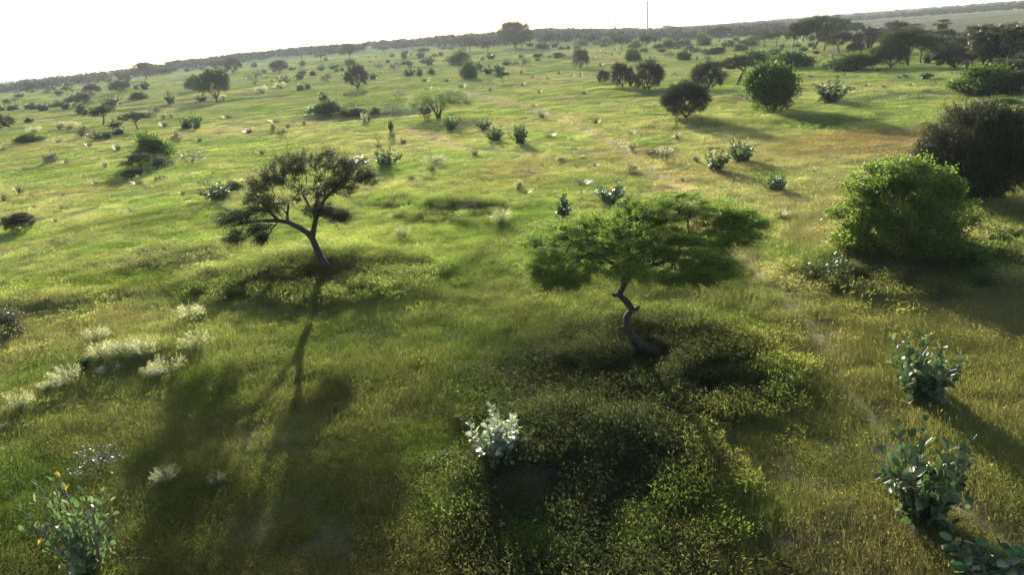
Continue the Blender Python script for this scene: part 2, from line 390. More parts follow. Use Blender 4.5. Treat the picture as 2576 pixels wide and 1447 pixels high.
def milkweed(seed, stems=9, h=1.7, spread=.75, leaf=.17, pairs=7, tubes=True, bare=.35, lod=2, lean=(0, 0), mat='milk'):
    """milkweed shrub: leaning pale stems that carry pairs of broad waxy leaves"""
    rng = np.random.default_rng(seed); mt, ml = MB(), MB(); LP, LA, LN, LL = [], [], [], []
    for i in range(stems):
        a = i * 2.4 + rng.normal(0, .3); out = spread * math.sqrt((i + .4) / stems) * rng.uniform(.8, 1.15); hh = h * rng.uniform(.62, 1.0) * (1.05 - .3 * out / max(spread, .01))
        tipp = np.array([out * math.cos(a) + lean[0], out * math.sin(a) + lean[1], hh]); b = np.array([.05 * math.cos(a), .05 * math.sin(a), -.08])
        t = np.linspace(0, 1, 7)[:, None]; mid = np.array([tipp[0] * .62, tipp[1] * .62, hh * .38])
        P = b * (1 - t) ** 2 + 2 * mid * t * (1 - t) + tipp * t ** 2
        if tubes: tube(mt, P, np.linspace(.020, .008, 7) * (h / 1.7), 5 if lod == 2 else 3)
        lines = [(P, bare * rng.uniform(.6, 1.3))]
        if True:
            for s_ in range(3):
                k = rng.integers(1, 5); d = unit(np.array([rng.normal(), rng.normal(), rng.uniform(.4, 1.2)])); ln = h * rng.uniform(.16, .30)
                Q = P[k] + d * np.linspace(0, 1, 4)[:, None] * ln; lines.append((Q, .15))
                if tubes: tube(mt, Q, np.linspace(.014, .008, 4), 3)
        for Q, b0 in lines:
            ln = np.linalg.norm(np.diff(Q, axis=0), axis=1).sum(); m = max(2, int(pairs * ln / (h * .8) + .5)) if lod else 4
            f = np.linspace(b0, 1, m); ii = f * (len(Q) - 1); k0 = np.clip(ii.astype(int), 0, len(Q) - 2)
            X = Q[k0] + (Q[k0 + 1] - Q[k0]) * (ii - k0)[:, None]; T = unit(Q[k0 + 1] - Q[k0])
            for j in range(m):
                s0 = unit(np.cross(T[j], rng.normal(size=3) if j % 2 == 0 else sd_)); sd_ = s0
                for sg in (1, -1):
                    ax = unit(s0 * sg * rng.uniform(.7, 1.1) + T[j] * rng.uniform(.3, .9) * (1 + .8 * f[j] ** 3) + rng.normal(0, .16, 3))
                    LP.append(X[j] + ax * .02); LA.append(ax); LN.append(unit(T[j] * 1.0 - s0 * sg * .5 + rng.normal(0, .25, 3))); LL.append(leaf * rng.uniform(.7, 1.15) * (1 - .25 * f[j] ** 4))
    LP, LA, LN, LL = map(np.array, (LP, LA, LN, LL))
    ovals(ml, LP, LA, LN, LL, LL * .72)
    me_l = ml.mesh('leaves', MAT[mat])
    parts = [('leaves', me_l)]
    if tubes: parts.insert(0, ('stems', mt.mesh('stems', MAT['palestem'], True)))
    return Proto(parts, *size_of([p[1] for p in parts]))
def blades(mb, P, D, L, W, rng, bend=.5, m=0, seg=3):
    """narrow arching blades"""
    n = len(P); L = np.broadcast_to(L, (n,))[:, None]; W = np.broadcast_to(W, (n,))[:, None]
    D = unit(D); hz = D * np.array([1, 1, 0]); sd = unit(np.cross(D, np.array([0, 0, 1.0])) + 1e-6)
    rows = []
    for i in range(seg + 1):
        t = i / seg; c = P + D * L * t + (unit(hz + 1e-6) * .6 - np.array([0, 0, .75])) * L * bend * t * t
        w = W * (1 - .85 * t); rows.append(np.stack([c - sd * w / 2, c + sd * w / 2], 1))
    V = np.stack(rows, 1).reshape(n, -1, 3); k = V.shape[1]; q = []
    for i in range(seg): q.append(np.array([2 * i, 2 * i + 1, 2 * i + 3, 2 * i + 2]))
    q = np.array(q)[None] + (np.arange(n) * k)[:, None, None]
    mb.add(V.reshape(-1, 3), q.reshape(-1, 4), m=m)
def tuft(seed, n=170, h=.9, w=.012, pale=False, lod=1):
    rng = np.random.default_rng(seed); a = rng.uniform(0, 6.28, n); q = rng.random(n) ** .6
    P = np.stack([np.cos(a) * q * .22, np.sin(a) * q * .22, np.full(n, -.04)], 1)
    D = np.stack([np.cos(a) * q * .75, np.sin(a) * q * .75, np.full(n, 1.0)], 1) + rng.normal(0, .14, (n, 3)) + (np.array([.22, 0, 0]) if pale else 0)
    L = h * rng.uniform(.55, 1.1, n); mb = MB(); blades(mb, P, D, L, w, rng, .38)
    me = mb.mesh('blades', MAT['reed'])
    parts = [('blades', me)]
    if pale:
        mb = MB(); k = n; i = rng.integers(0, n, k); Dn = unit(D[i]); hz = unit(Dn * np.array([1, 1, 0]) + 1e-6)
        for s_ in range(5):
            t = rng.uniform(.72, 1.16, k)[:, None]; c = P[i] + Dn * L[i][:, None] * t + (hz * .6 - np.array([0, 0, .75])) * L[i][:, None] * .38 * t * t + rng.normal(0, .035, (k, 3))
            ax = unit(Dn * .6 + hz * .7 + np.array([.25, 0, -.25]) + rng.normal(0, .25, (k, 3))); diamonds(mb, c, ax, unit(np.cross(ax, rng.normal(size=(k, 3)))), h * rng.uniform(.12, .26, k), w * (1.3 if lod else 2))
        parts.append(('seed_sprays', mb.mesh('seed_sprays', MAT['straw'])))
    return Proto(parts, *size_of([p[1] for p in parts]))
def baresh(seed, lod=1, leaves=True):
    """half-bare twiggy shrub about 2 m wide"""
    rng = np.random.default_rng(seed); trunks = []; tr = []
    for i in range(5):
        a = i * 1.256 + rng.normal(0, .3); d = np.array([math.cos(a), math.sin(a), 0])
        trunks.append(([d * .04 + [0, 0, -.1], d * .2 + [0, 0, .3], d * .45 + [0, 0, .7]], None)); tr += [.035, .028, .02]
    pts = ell(rng, 90, (0, 0, .85), (1.0, 1.0, .75), .4, -.7); pts[:, 2] = np.abs(pts[:, 2])
    A, par, isT = grow(trunks, pts, rng, .2, .3, .06, .05); r, c, kids = radii(par, isT, .006, tr)
    mb = MB(); limbs(mb, A, par, r, c, 0, 4); me_t = mb.mesh('branches', MAT['twig'], True); parts = [('branches', me_t)]
    if leaves:
        mb = MB(); P = A[np.nonzero(~isT & (c <= 3))[0]]; clumps(mb, P, rng, 7, .10, .09, .04, .4); parts.append(('foliage', mb.mesh('foliage', MAT['grey'])))
    return Proto(parts, *size_of([p[1] for p in parts]))
def baretree(seed):
    rng = np.random.default_rng(seed)
    trunks = [([(0, 0, -.2), (0, 0, .1), (.03, 0, .8), (0, .03, 1.5)], None)]; tr = [.10, .085, .07, .06]
    pts = ell(rng, 170, (0, 0, 2.35), (1.5, 1.5, .8), .4, -.5)
    A, par, isT = grow(trunks, pts, rng, .22, .35, .06, .06, first=2); r, c, kids = radii(par, isT, .008, tr)
    mb = MB(); limbs(mb, A, par, r, c, 0, 5); me_t = mb.mesh('trunk', MAT['twig'], True)
    mb = MB(); P = A[np.nonzero(~isT & (c <= 2))[0]]; clumps(mb, P, rng, 5, .1, .10, .04, .3); me_c = mb.mesh('crown', MAT['grey'])
    return Proto([('trunk', me_t), ('crown', me_c)], *size_of([me_t, me_c]))
def palm(seed, trunks_n=2, h=5.0, skirt=True):
    """fan palm: forked ringed trunks with round heads of stiff fan leaves and a skirt of dead ones"""
    rng = np.random.default_rng(seed); mt, mc, md = MB(), MB(), MB()
    for i in range(trunks_n):
        a = i * 6.28 / max(trunks_n, 1) + rng.normal(0, .4); q = .0 if trunks_n == 1 else rng.uniform(.6, 1.2); hh = h * rng.uniform(.62, .85)
        t = np.linspace(0, 1, 7)[:, None]; e = np.array([q * math.cos(a), q * math.sin(a), hh]); P = np.array([0, 0, -.3]) * (1 - t) + e * t + np.array([0, 0, .25]) * np.sin(t * 3.14) * (1 if trunks_n > 1 else .1)
        tube(mt, P, np.linspace(.20, .15, 7), 7)
        for k in range(26):
            b = k * 2.4; el = rng.uniform(-.5, 1.3); d = unit(np.array([math.cos(b) * math.cos(el), math.sin(b) * math.cos(el), math.sin(el)])); st = e + d * rng.uniform(.35, .6)
            tube(mc, [e, st], .015, 3)
            s0 = unit(np.cross(d, np.array([0, 0, 1.0]) + rng.normal(0, .2, 3))); n = 13; f = np.linspace(-1.25, 1.25, n)[:, None]
            ax = unit(d * np.cos(f) + s0 * np.sin(f) + np.array([0, 0, -.18]) + rng.normal(0, .05, (n, 3))); N_ = unit(np.cross(d, s0)); diamonds(mc, np.repeat(st[None], n, 0), ax, unit(np.cross(ax, N_[None] + rng.normal(0, .3, (n, 3)))), rng.uniform(.5, .72, n), .10)
        if skirt:
            k = 90; b = rng.uniform(0, 6.28, k); Pk = e + np.stack([np.cos(b) * .2, np.sin(b) * .2, rng.uniform(-1.6, -.1, k)], 1); ax = unit(np.stack([np.cos(b) * .5, np.sin(b) * .5, np.full(k, -1.0)], 1) + rng.normal(0, .2, (k, 3)))
            diamonds(md, Pk, ax, unit(np.cross(ax, rng.normal(size=(k, 3)))), rng.uniform(.5, .9, k), .18)
    parts = [('trunk', mt.mesh('trunk', MAT['bark'], True)), ('crown', mc.mesh('crown', MAT['palm']))]
    if skirt: parts.append(('dead_fronds', md.mesh('dead_fronds', MAT['grey'])))
    return Proto(parts, *size_of([p[1] for p in parts]))
# ------------------------------------------------------------------ what grows where (plant colours, with light and dark painted in by distance)
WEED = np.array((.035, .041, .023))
FRESH, OLIVE, TAN, HERB, SEED, LUSH = (np.array(c) for c in [(.114, .132, .036), (.146, .140, .050), (.262, .200, .110), (.060, .068, .031), (.19, .185, .11), (.075, .110, .022)])
def W(px, py, rx, ry, col, s): x, y, _ = hitpt(px, py); return (x, y, rx, ry, np.array(col), s)
PATCH = [W(2250, 365, 13, 9, TAN, .85), W(2450, 340, 14, 8, TAN, .6), W(2050, 345, 12, 5, TAN, .5), W(1310, 425, 6, 6, TAN, .6), W(1250, 470, 5, 6, TAN, .4), W(1560, 400, 6, 10, TAN, .45), W(1750, 450, 7, 5, TAN, .4), W(2050, 400, 12, 6, TAN, .35),
         W(300, 800, 4, 1.6, TAN, .45), W(2420, 820, 5, 4, TAN, .35), W(2500, 1000, 4, 3, TAN, .4), W(2150, 1350, 2.5, 2.0, TAN, .35), W(180, 480, 8, 4, TAN, .35), W(1050, 285, 14, 10, TAN, .35), W(2150, 880, 2.5, 2, TAN, .3),
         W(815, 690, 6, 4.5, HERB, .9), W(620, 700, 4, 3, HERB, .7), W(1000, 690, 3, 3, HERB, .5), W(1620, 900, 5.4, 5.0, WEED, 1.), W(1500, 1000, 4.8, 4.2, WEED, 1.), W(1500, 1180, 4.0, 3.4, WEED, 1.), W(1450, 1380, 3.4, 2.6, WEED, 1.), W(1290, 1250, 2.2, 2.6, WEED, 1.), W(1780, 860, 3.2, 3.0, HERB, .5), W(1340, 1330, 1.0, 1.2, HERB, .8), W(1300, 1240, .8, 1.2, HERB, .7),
         W(2300, 680, 6, 3.4, HERB, .9), W(2450, 650, 4, 3, HERB, .7), W(2500, 560, 6, 4, HERB, .6), W(1145, 530, 4, 3, HERB, .6), W(1015, 508, 2.6, 2, HERB, .5), W(920, 260, 14, 9, HERB, .45), W(480, 250, 40, 9, HERB, .4), W(1730, 310, 7, 5, HERB, .5), W(1600, 235, 14, 8, HERB, .4), W(2000, 310, 10, 6, HERB, .5),
         W(450, 650, 4.5, 2.6, SEED, .7), W(520, 700, 3, 2, SEED, .5), W(760, 640, 4, 3, SEED, .45), W(1900, 245, 10, 6, SEED, .4), W(2300, 900, 5, 5, OLIVE * 1.25, .7), W(2000, 900, 3, 3, OLIVE * 1.2, .6), W(2050, 1150, 3.2, 3.0, OLIVE * 1.3, .7), W(2450, 1150, 2.5, 3.0, OLIVE * 1.4, .7), W(1850, 1300, 1.6, 1.6, FRESH * 1.3, .6), W(1600, 1380, .8, .8, FRESH * 1.4, .6),
         W(350, 560, 9, 4, LUSH, .6), W(150, 720, 7, 2.2, LUSH, .8), W(350, 720, 4, 1.6, LUSH, .6), W(850, 860, 2, 2, LUSH, .4), W(1100, 1130, 1.6, 1.4, LUSH, .7), W(1150, 1290, 1.3, 1.1, LUSH, .6), W(250, 1180, 1.8, 1.2, LUSH, .6), W(1350, 1390, .9, .8, LUSH, .7), W(1700, 1300, 1.4, 1.2, LUSH, .3), W(450, 960, 2, 1.5, LUSH, .5), W(200, 960, 2.5, 1.5, LUSH, .5)]
BARE = [W(700, 1110, 2.2, 2.0, TAN, .40), W(640, 1330, 2.0, 1.5, TAN, .34), W(880, 1350, 2.0, 1.3, TAN, .40), W(950, 1250, 1.2, 1.0, TAN, .4), W(2060, 1390, 2.0, 1.4, TAN, .5), W(1850, 1000, 1.5, 1, TAN, .2), W(1200, 960, 2, 2, TAN, .35), W(950, 850, 2.5, 2.5, TAN, .3), W(2180, 1130, 1.2, 1.4, TAN, .45), W(2420, 1260, 1.2, 1.2, TAN, .4), W(1310, 430, 3, 3, TAN, .4), W(150, 790, 2.5, 1.2, TAN, .35), W(100, 510, 5, 1.5, TAN, .5), W(2300, 360, 9, 4, TAN, .4), W(1150, 850, 2, 2, TAN, .3)]
PATHS = [[(1170, 232), (1300, 264), (1400, 291), (1450, 311), (1530, 355), (1600, 400), (1650, 435), (1697, 472), (1760, 530), (1850, 630), (1950, 722), (2000, 782), (2060, 852), (2105, 935), (2190, 1050), (2270, 1150), (2370, 1238), (2450, 1312), (2576, 1412), (2700, 1520)],
         [(1020, 322), (1060, 340), (1110, 352), (1190, 378), (1290, 386), (1350, 398)]]
def smooth_line(pts, k=14):
    P = np.array(pts, float); n = len(P); out = []
    for i in range(n - 1):
        p0, p1, p2, p3 = P[max(i - 1, 0)], P[i], P[i + 1], P[min(i + 2, n - 1)]
        for t in np.linspace(0, 1, k, endpoint=(i == n - 2)):
            out.append(.5 * (2 * p1 + (p2 - p0) * t + (2 * p0 - 5 * p1 + 4 * p2 - p3) * t * t + (3 * p1 - p0 - 3 * p2 + p3) * t ** 3))
    return np.array(out)
PATHW = [smooth_line([hitpt(*p)[:2] for p in L]) for L in PATHS]
def path_near(x, y, w, grow=0.):
    m = np.zeros(np.shape(x)); w = w + grow * np.hypot(x, y)
    for L in PATHW:
        for p in L[::2]:
            m = np.maximum(m, 1 - sstep(w * .4, w, np.hypot(x - p[0], y - p[1])))
    return m
def tint_at(x, y):
    x = np.asarray(x, float); y = np.asarray(y, float); D = np.hypot(x, y)
    a = fbm(x, y, 11, 4)[..., None]; b = fbm(x + 90, y - 40, 4.2, 4)[..., None]; c = fbm(x - 70, y + 33, 26, 3)[..., None]
    t = FRESH + (OLIVE - FRESH) * sstep(.35, .68, a * .6 + c * .4)
    far = sstep(22, 110, D)[..., None]
    t = t + (TAN - t) * (.30 - .07 * far) * sstep(.50, .75, c * .55 + b * .45)
    t = t + (LUSH - t) * .75 * sstep(.54, .70, b)
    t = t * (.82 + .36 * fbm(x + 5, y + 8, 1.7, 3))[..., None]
    t = t * (.58 + .42 * sstep(11, 36, D))[..., None] * np.array([1, 1, 1.18])  # nearby plants darkened in colour, standing for shade and lens falloff
    t = t * (1 + np.array([1.28, 1.26, 1.70]) * sstep(13, 75, D)[..., None])            # plant colour lightened with distance, standing for low backlight on the plain
    for (mx, my, rx, ry, col, s) in PATCH:
        q = np.hypot((x - mx) / rx, (y - my) / ry) + .55 * (fbm(x, y, max(rx, ry) * .7, 4) - .5) * 2
        t = t + (col - t) * (s * (1 - sstep(.45, 1.1, q)))[..., None]
    near = (D < 190) & (y > 0) & (x > -30)
    if near.any():
        p = np.zeros(np.shape(x)); p[near] = path_near(x[near], y[near], 1.0, .012)
        t = t + (np.array([.34, .27, .17]) * (.65 + .6 * sstep(13, 60, D))[..., None] - t) * ((.30 + .50 * sstep(16, 60, D)) * p * sstep(.30, .55, fbm(x, y, 1.6, 3)))[..., None]
    return t
def bare_at(x, y):
    b = .34 * sstep(.56, .74, fbm(x + 31, y + 77, 2.6, 4)) * (1 - sstep(30, 70, np.hypot(x, y)))
    for (mx, my, rx, ry, col, s) in BARE:
        q = np.hypot((x - mx) / rx, (y - my) / ry) + 1.3 * (fbm(x + 3, y, max(rx, ry) * .45, 4) - .5)
        b = np.maximum(b, s * (1 - sstep(.3, 1.0, q)))
    return b

# ------------------------------------------------------------------ ground sheet
az = np.radians(np.concatenate([np.arange(-60, 60, .33), np.arange(60, 300, 6.0)])); nr = 330
rad = np.concatenate([[1.5], 3.0 * (7000 / 3.0) ** np.linspace(0, 1, nr)]); na = len(az)
AA, RR = np.meshgrid(az, rad); X = RR * np.sin(AA); Y = RR * np.cos(AA); Z = height(X, Y)
front = np.abs(((AA + math.pi) % (2 * math.pi)) - math.pi) < math.radians(62)
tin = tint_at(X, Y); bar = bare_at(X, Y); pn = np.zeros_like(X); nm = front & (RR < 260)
pn[nm] = path_near(X[nm], Y[nm], .9)
mb = MB(); i, j = np.meshgrid(np.arange(len(rad) - 1), np.arange(na), indexing='ij'); j2 = (j + 1) % na
mb.add(np.stack([X, Y, Z], -1), np.stack([i * na + j, i * na + j2, (i + 1) * na + j2, (i + 1) * na + j], -1).reshape(-1, 4)[:, ::-1])
c0 = np.concatenate([np.stack([X[0], Y[0], Z[0]], -1), [[0, 0, float(height(0., 0.))]]])
mb.add(c0, t=[[(k + 1) % na, k, na] for k in range(na)][::1])
def groundmat():
    m = bpy.data.materials.new('ground'); nt, N, Lk = nodes(m)
    at = N('ShaderNodeAttribute', attribute_name='tint'); ab = N('ShaderNodeAttribute', attribute_name='bare'); g = N('ShaderNodeNewGeometry')
    n1 = N('ShaderNodeTexNoise', i_Scale=3.1, i_Detail=9.0, i_Roughness=.75); n2 = N('ShaderNodeTexNoise', i_Scale=.42, i_Detail=7.0, i_Roughness=.7); n3 = N('ShaderNodeTexNoise', i_Scale=.09, i_Detail=6.0, i_Roughness=.65)
    for n in (n1, n2, n3): Lk(g.outputs['Position'], n.inputs['Vector'])
    def mr(n, a, b, c, d): q = N('ShaderNodeMapRange', n_1=a, n_2=b, n_3=c, n_4=d); Lk(n, q.inputs[0]); return q.outputs[0]
    mul = lambda a, b: (lambda q: (Lk(a, q.inputs[0]), Lk(b, q.inputs[1]), q.outputs[0])[2])(N('ShaderNodeMath', operation='MULTIPLY'))
    v = mul(mul(mr(n1.outputs[0], .3, .7, .62, 1.4), mr(n2.outputs[0], .3, .7, .75, 1.25)), mr(n3.outputs[0], .3, .7, .85, 1.2))
    hv = N('ShaderNodeMix', data_type='RGBA', blend_type='MULTIPLY', n_0=1.0); Lk(at.outputs['Color'], hv.inputs[6])
    cb = N('ShaderNodeCombineColor'); [Lk(v, cb.inputs[k]) for k in range(3)]; Lk(cb.outputs[0], hv.inputs[7])
    so = N('ShaderNodeValToRGB'); ramp(so, [(.3, (.19, .145, .105)), (.7, (.38, .30, .22))]); Lk(n1.outputs[0], so.inputs[0])
    f = N('ShaderNodeMath', operation='MULTIPLY_ADD', n_1=1.0); Lk(ab.outputs['Fac'], f.inputs[0]); Lk(mr(n2.outputs[0], .45, .75, .0, .28), f.inputs[2]); f.use_clamp = True
    mx = N('ShaderNodeMix', data_type='RGBA'); Lk(f.outputs[0], mx.inputs[0]); Lk(hv.outputs[2], mx.inputs[6]); Lk(so.outputs[0], mx.inputs[7])
    bp = N('ShaderNodeBump', i_Strength=1.0, i_Distance=.16); Lk(n1.outputs[0], bp.inputs['Height'])
    pb = N('ShaderNodeBsdfDiffuse', i_Roughness=.8); Lk(mx.outputs[2], pb.inputs['Color']); Lk(bp.outputs[0], pb.inputs['Normal'])
    out = N('ShaderNodeOutputMaterial'); Lk(pb.outputs[0], out.inputs[0]); return m
def attrs(me, tint, bare):
    a = me.attributes.new('tint', 'FLOAT_COLOR', 'POINT'); a.data.foreach_set('color', np.concatenate([tint.reshape(-1, 3), np.ones((tint.size // 3, 1))], 1).astype(np.float32).ravel())
    a = me.attributes.new('bare', 'FLOAT', 'POINT'); a.data.foreach_set('value', bare.astype(np.float32).ravel())
GM = groundmat()
me = mb.mesh('ground', GM, True)
cc = tint_at(c0[:, 0], c0[:, 1])
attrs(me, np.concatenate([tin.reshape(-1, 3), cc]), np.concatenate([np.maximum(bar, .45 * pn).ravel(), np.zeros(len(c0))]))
tag(link('ground', me), kind='structure')

# the sandy cattle track and the short side track: thin strips just above the ground
def sandmat():
    m = bpy.data.materials.new('sand'); nt, N, Lk = nodes(m); g = N('ShaderNodeNewGeometry')
    n1 = N('ShaderNodeTexNoise', i_Scale=2.2, i_Detail=8.0, i_Roughness=.75); Lk(g.outputs['Position'], n1.inputs['Vector'])
    rp = N('ShaderNodeValToRGB'); ramp(rp, [(.36, (.17, .15, .07)), (.47, (.38, .31, .20)), (.64, (.70, .60, .46))]); Lk(n1.outputs[0], rp.inputs[0])
    bp = N('ShaderNodeBump', i_Strength=.8, i_Distance=.06); Lk(n1.outputs[0], bp.inputs['Height'])
    pb = N('ShaderNodeBsdfDiffuse', i_Roughness=.8); Lk(rp.outputs[0], pb.inputs['Color']); Lk(bp.outputs[0], pb.inputs['Normal'])
    out = N('ShaderNodeOutputMaterial'); Lk(pb.outputs[0], out.inputs[0]); return m
SAND = sandmat()
for L in PATHW:
    Dn = np.hypot(L[:, 0], L[:, 1]); T = unit(np.gradient(L, axis=0)); Nn = np.stack([T[:, 1], -T[:, 0]], 1)
    w = (.07 + .0054 * Dn) * (.55 + .9 * fbm(L[:, 0], L[:, 1], 2.5, 3)); mb = MB(); V = []
    for k in (-1, -.4, .4, 1):
        p = L + Nn * (w * k)[:, None]; z = height(p[:, 0], p[:, 1]) + (.012 + .0009 * Dn) * (1 if abs(k) < 1 else .2); V.append(np.concatenate([p, z[:, None]], 1))
    n = len(L); a = np.arange(n - 1)
    mb.add(np.concatenate(V), np.concatenate([np.stack([k * n + a, k * n + a + 1, (k + 1) * n + a + 1, (k + 1) * n + a], 1) for k in range(3)])[:, ::-1])
    tag(link('path', mb.mesh('path', SAND, True)), kind='structure')

# reed marsh on the far right plain
aa = np.radians(np.linspace(15.5, 78, 150)); dn = np.interp(np.degrees(aa), [15.5, 19, 22, 27, 31, 78], [900, 620, 430, 290, 225, 220]); df = np.interp(np.degrees(aa), [15.5, 18, 25, 34, 78], [960, 1120, 1120, 960, 900])
tt = np.linspace(0, 1, 60); DD = dn[None] * (df / dn)[None] ** tt[:, None]; X = DD * np.sin(aa); Y = DD * np.cos(aa); Z = height(X, Y) + .35 * np.minimum(1, np.minimum(tt, 1 - tt) * 14)[:, None] + .05
mb = MB(); i, j = np.meshgrid(np.arange(59), np.arange(149), indexing='ij'); mb.add(np.stack([X, Y, Z], -1), np.stack([i * 150 + j, i * 150 + j + 1, (i + 1) * 150 + j + 1, (i + 1) * 150 + j], -1).reshape(-1, 4)[:, ::-1])
me = mb.mesh('marsh', GM, True); sx = (fbm(X * .35, Y, 60, 4))[..., None]
attrs(me, np.array([.235, .205, .115]) * (.75 + .5 * sx) + np.array([-.03, .0, -.01]) * sstep(.5, .75, fbm(X * .25, Y + 400, 80, 3))[..., None], np.zeros(X.shape)); tag(link('marsh', me), kind='structure')

# ------------------------------------------------------------------ meadow: small patches of blades and herbs, scattered over the ground
def patch(kind, seed):
    rng = np.random.default_rng(seed); mb = MB(); rad_ = .48
    def spot(n): a = rng.uniform(0, 6.28, n); q = np.sqrt(rng.random(n)) * rad_; return np.stack([q * np.cos(a), q * np.sin(a), np.full(n, -.02)], 1)
    if kind == 'herb':
        P = spot(420); P[:, 2] = rng.random(420) ** 1.5 * .18; ax = unit(rng.normal(size=P.shape) + [0, 0, .5]); diamonds(mb, P, ax, unit(np.cross(ax, rng.normal(size=P.shape))), rng.uniform(.018, .045, 420), rng.uniform(.008, .019, 420))
        P = spot(46); D = rng.normal(0, .35, P.shape) + [.12, 0, 1]; blades(mb, P, D, rng.uniform(.12, .32, 46), .010, rng, .35, seg=2)
    elif kind == 'grass':
        P = spot(150); D = rng.normal(0, .30, P.shape) + [.25, 0, 1]; blades(mb, P, D, rng.uniform(.14, .42, 150), .011, rng, .40, seg=2)
        P = spot(50); P[:, 2] = rng.random(50) * .1; ax = unit(rng.normal(size=P.shape) + [0, 0, .4]); diamonds(mb, P, ax, unit(np.cross(ax, rng.normal(size=P.shape))), .06, .025)
    elif kind == 'seed':
        P = spot(110); D = rng.normal(0, .25, P.shape) + [.25, 0, 1]; blades(mb, P, D, rng.uniform(.25, .55, 110), .010, rng, .40, seg=2)
        P = spot(46); P[:, 2] = rng.uniform(.28, .50, 46); ax = unit(rng.normal(0, .3, P.shape) + [.7, 0, .35]); diamonds(mb, P, ax, unit(np.cross(ax, rng.normal(size=P.shape))), rng.uniform(.07, .15, 46), .020)
    else:
        P = spot(420); P[:, 2] = rng.random(420) ** .8 * .48; ax = unit(rng.normal(size=P.shape) + [0, 0, .3]); diamonds(mb, P, ax, unit(np.cross(ax, rng.normal(size=P.shape))), rng.uniform(.04, .10, 420), rng.uniform(.014, .032, 420))
        P = spot(30); D = rng.normal(0, .35, P.shape) + [0, 0, 1]; blades(mb, P, D, rng.uniform(.35, .62, 30), .008, rng, .25, seg=2)
    o = bpy.data.objects.new('meadow_' + kind, mb.mesh('meadow_' + kind, MAT['herb'])); return o
KINDS = [('herb', 1), ('herb', 2), ('herb', 3), ('grass', 4), ('grass', 5), ('grass', 6), ('seed', 7), ('seed', 8), ('dense', 9), ('dense', 10), ('dense', 11)]
SRC = [patch(*k) for k in KINDS]
CLEAR = [(*hitpt(1640, 892)[:2], .7), (*hitpt(1620, 905)[:2], .8), (*hitpt(1660, 915)[:2], .8), (*hitpt(822, 695)[:2], 1.2)]
def scatter(rng):
    n = 26000; D = np.sqrt(rng.random(n) * (48 ** 2 - 6 ** 2) + 36); A = np.radians(rng.uniform(-50, 50, n)); s = rng.uniform(.8, 1.3, n)
    n2 = 44000; D2 = 46 * (620 / 46) ** rng.random(n2); A2 = np.radians(rng.uniform(-45, 45, n2)); s2 = rng.uniform(.8, 1.3, n2) * (D2 / 44)
    D = np.concatenate([D, D2]); A = np.concatenate([A, A2]); s = np.concatenate([s, s2]); x = D * np.sin(A); y = D * np.cos(A)
    keep = rng.random(len(D)) > np.clip(bare_at(x, y) * 1.35, 0, .93)
    nr_ = D < 130; pm = np.zeros(len(D)); pm[nr_] = path_near(x[nr_], y[nr_], .75); keep &= rng.random(len(D)) > pm * (.52 + .28 * sstep(25, 60, D))
    keep &= ~((np.degrees(A) > 17) & (D > np.interp(np.degrees(A), [15.5, 19, 22, 27, 31, 78], [900, 620, 430, 290, 225, 220])))
    x, y, s, D = x[keep], y[keep], s[keep], D[keep]; n = len(x)
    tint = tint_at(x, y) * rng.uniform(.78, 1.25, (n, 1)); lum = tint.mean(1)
    dark = np.zeros(n); seed_ = np.zeros(n)
    for (mx, my, rx, ry, col, st) in PATCH:
        q = np.hypot((x - mx) / rx, (y - my) / ry); f = st * (1 - sstep(.5, 1.1, q))
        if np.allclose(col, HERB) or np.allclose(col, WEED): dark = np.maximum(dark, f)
        if np.allclose(col, SEED): seed_ = np.maximum(seed_, f)
    tan_ = sstep(.10, .16, tint[:, 0]); u = rng.random(n); g = fbm(x + 11, y, 6, 3)
    idx = np.where(u < .25 + .5 * (g > .5) + .3 * tan_, rng.integers(3, 6, n), rng.integers(0, 3, n))
    idx = np.where(rng.random(n) < .015 + .05 * sstep(20, 45, D) + .8 * seed_, rng.integers(6, 8, n), idx); idx = np.where(rng.random(n) < dark * 1.1, rng.integers(8, 11, n), idx)
    far = D > 46; zs = np.where(far, 1.0 - .3 * sstep(60, 250, D), s) * rng.uniform(.75, 1.25, n) * (.45 + 1.1 * fbm(x, y + 60, 2.2, 4));
    for cx, cy, cr in CLEAR: zs = np.where(np.hypot(x - cx, y - cy) < cr, zs * .5, zs)
    return np.stack([x, y, height(x, y)], 1), idx, np.stack([rng.normal(0, .05, n), rng.normal(0, .05, n), rng.normal(0, .9, n)], 1), np.stack([s, s, zs], 1), tint
P_, I_, R_, S_, T_ = scatter(np.random.default_rng(21))
me = bpy.data.meshes.new('grass'); me.vertices.add(len(P_)); me.vertices.foreach_set('co', P_.astype(np.float32).ravel())
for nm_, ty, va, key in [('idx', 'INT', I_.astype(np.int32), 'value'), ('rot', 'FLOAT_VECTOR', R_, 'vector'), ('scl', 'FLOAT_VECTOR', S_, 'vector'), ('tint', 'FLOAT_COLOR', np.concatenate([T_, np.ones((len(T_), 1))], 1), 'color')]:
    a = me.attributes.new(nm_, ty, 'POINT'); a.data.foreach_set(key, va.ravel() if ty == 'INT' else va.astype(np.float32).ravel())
grass = tag(link('grass', me), 'short green and straw coloured grass and herbs covering the plain', None, None, 'stuff')
ng = bpy.data.node_groups.new('meadow', 'GeometryNodeTree'); ng.interface.new_socket('Geometry', in_out='INPUT', socket_type='NodeSocketGeometry'); ng.interface.new_socket('Geometry', in_out='OUTPUT', socket_type='NodeSocketGeometry')
gi = ng.nodes.new('NodeGroupInput'); go = ng.nodes.new('NodeGroupOutput'); ip = ng.nodes.new('GeometryNodeInstanceOnPoints'); jn = ng.nodes.new('GeometryNodeJoinGeometry')
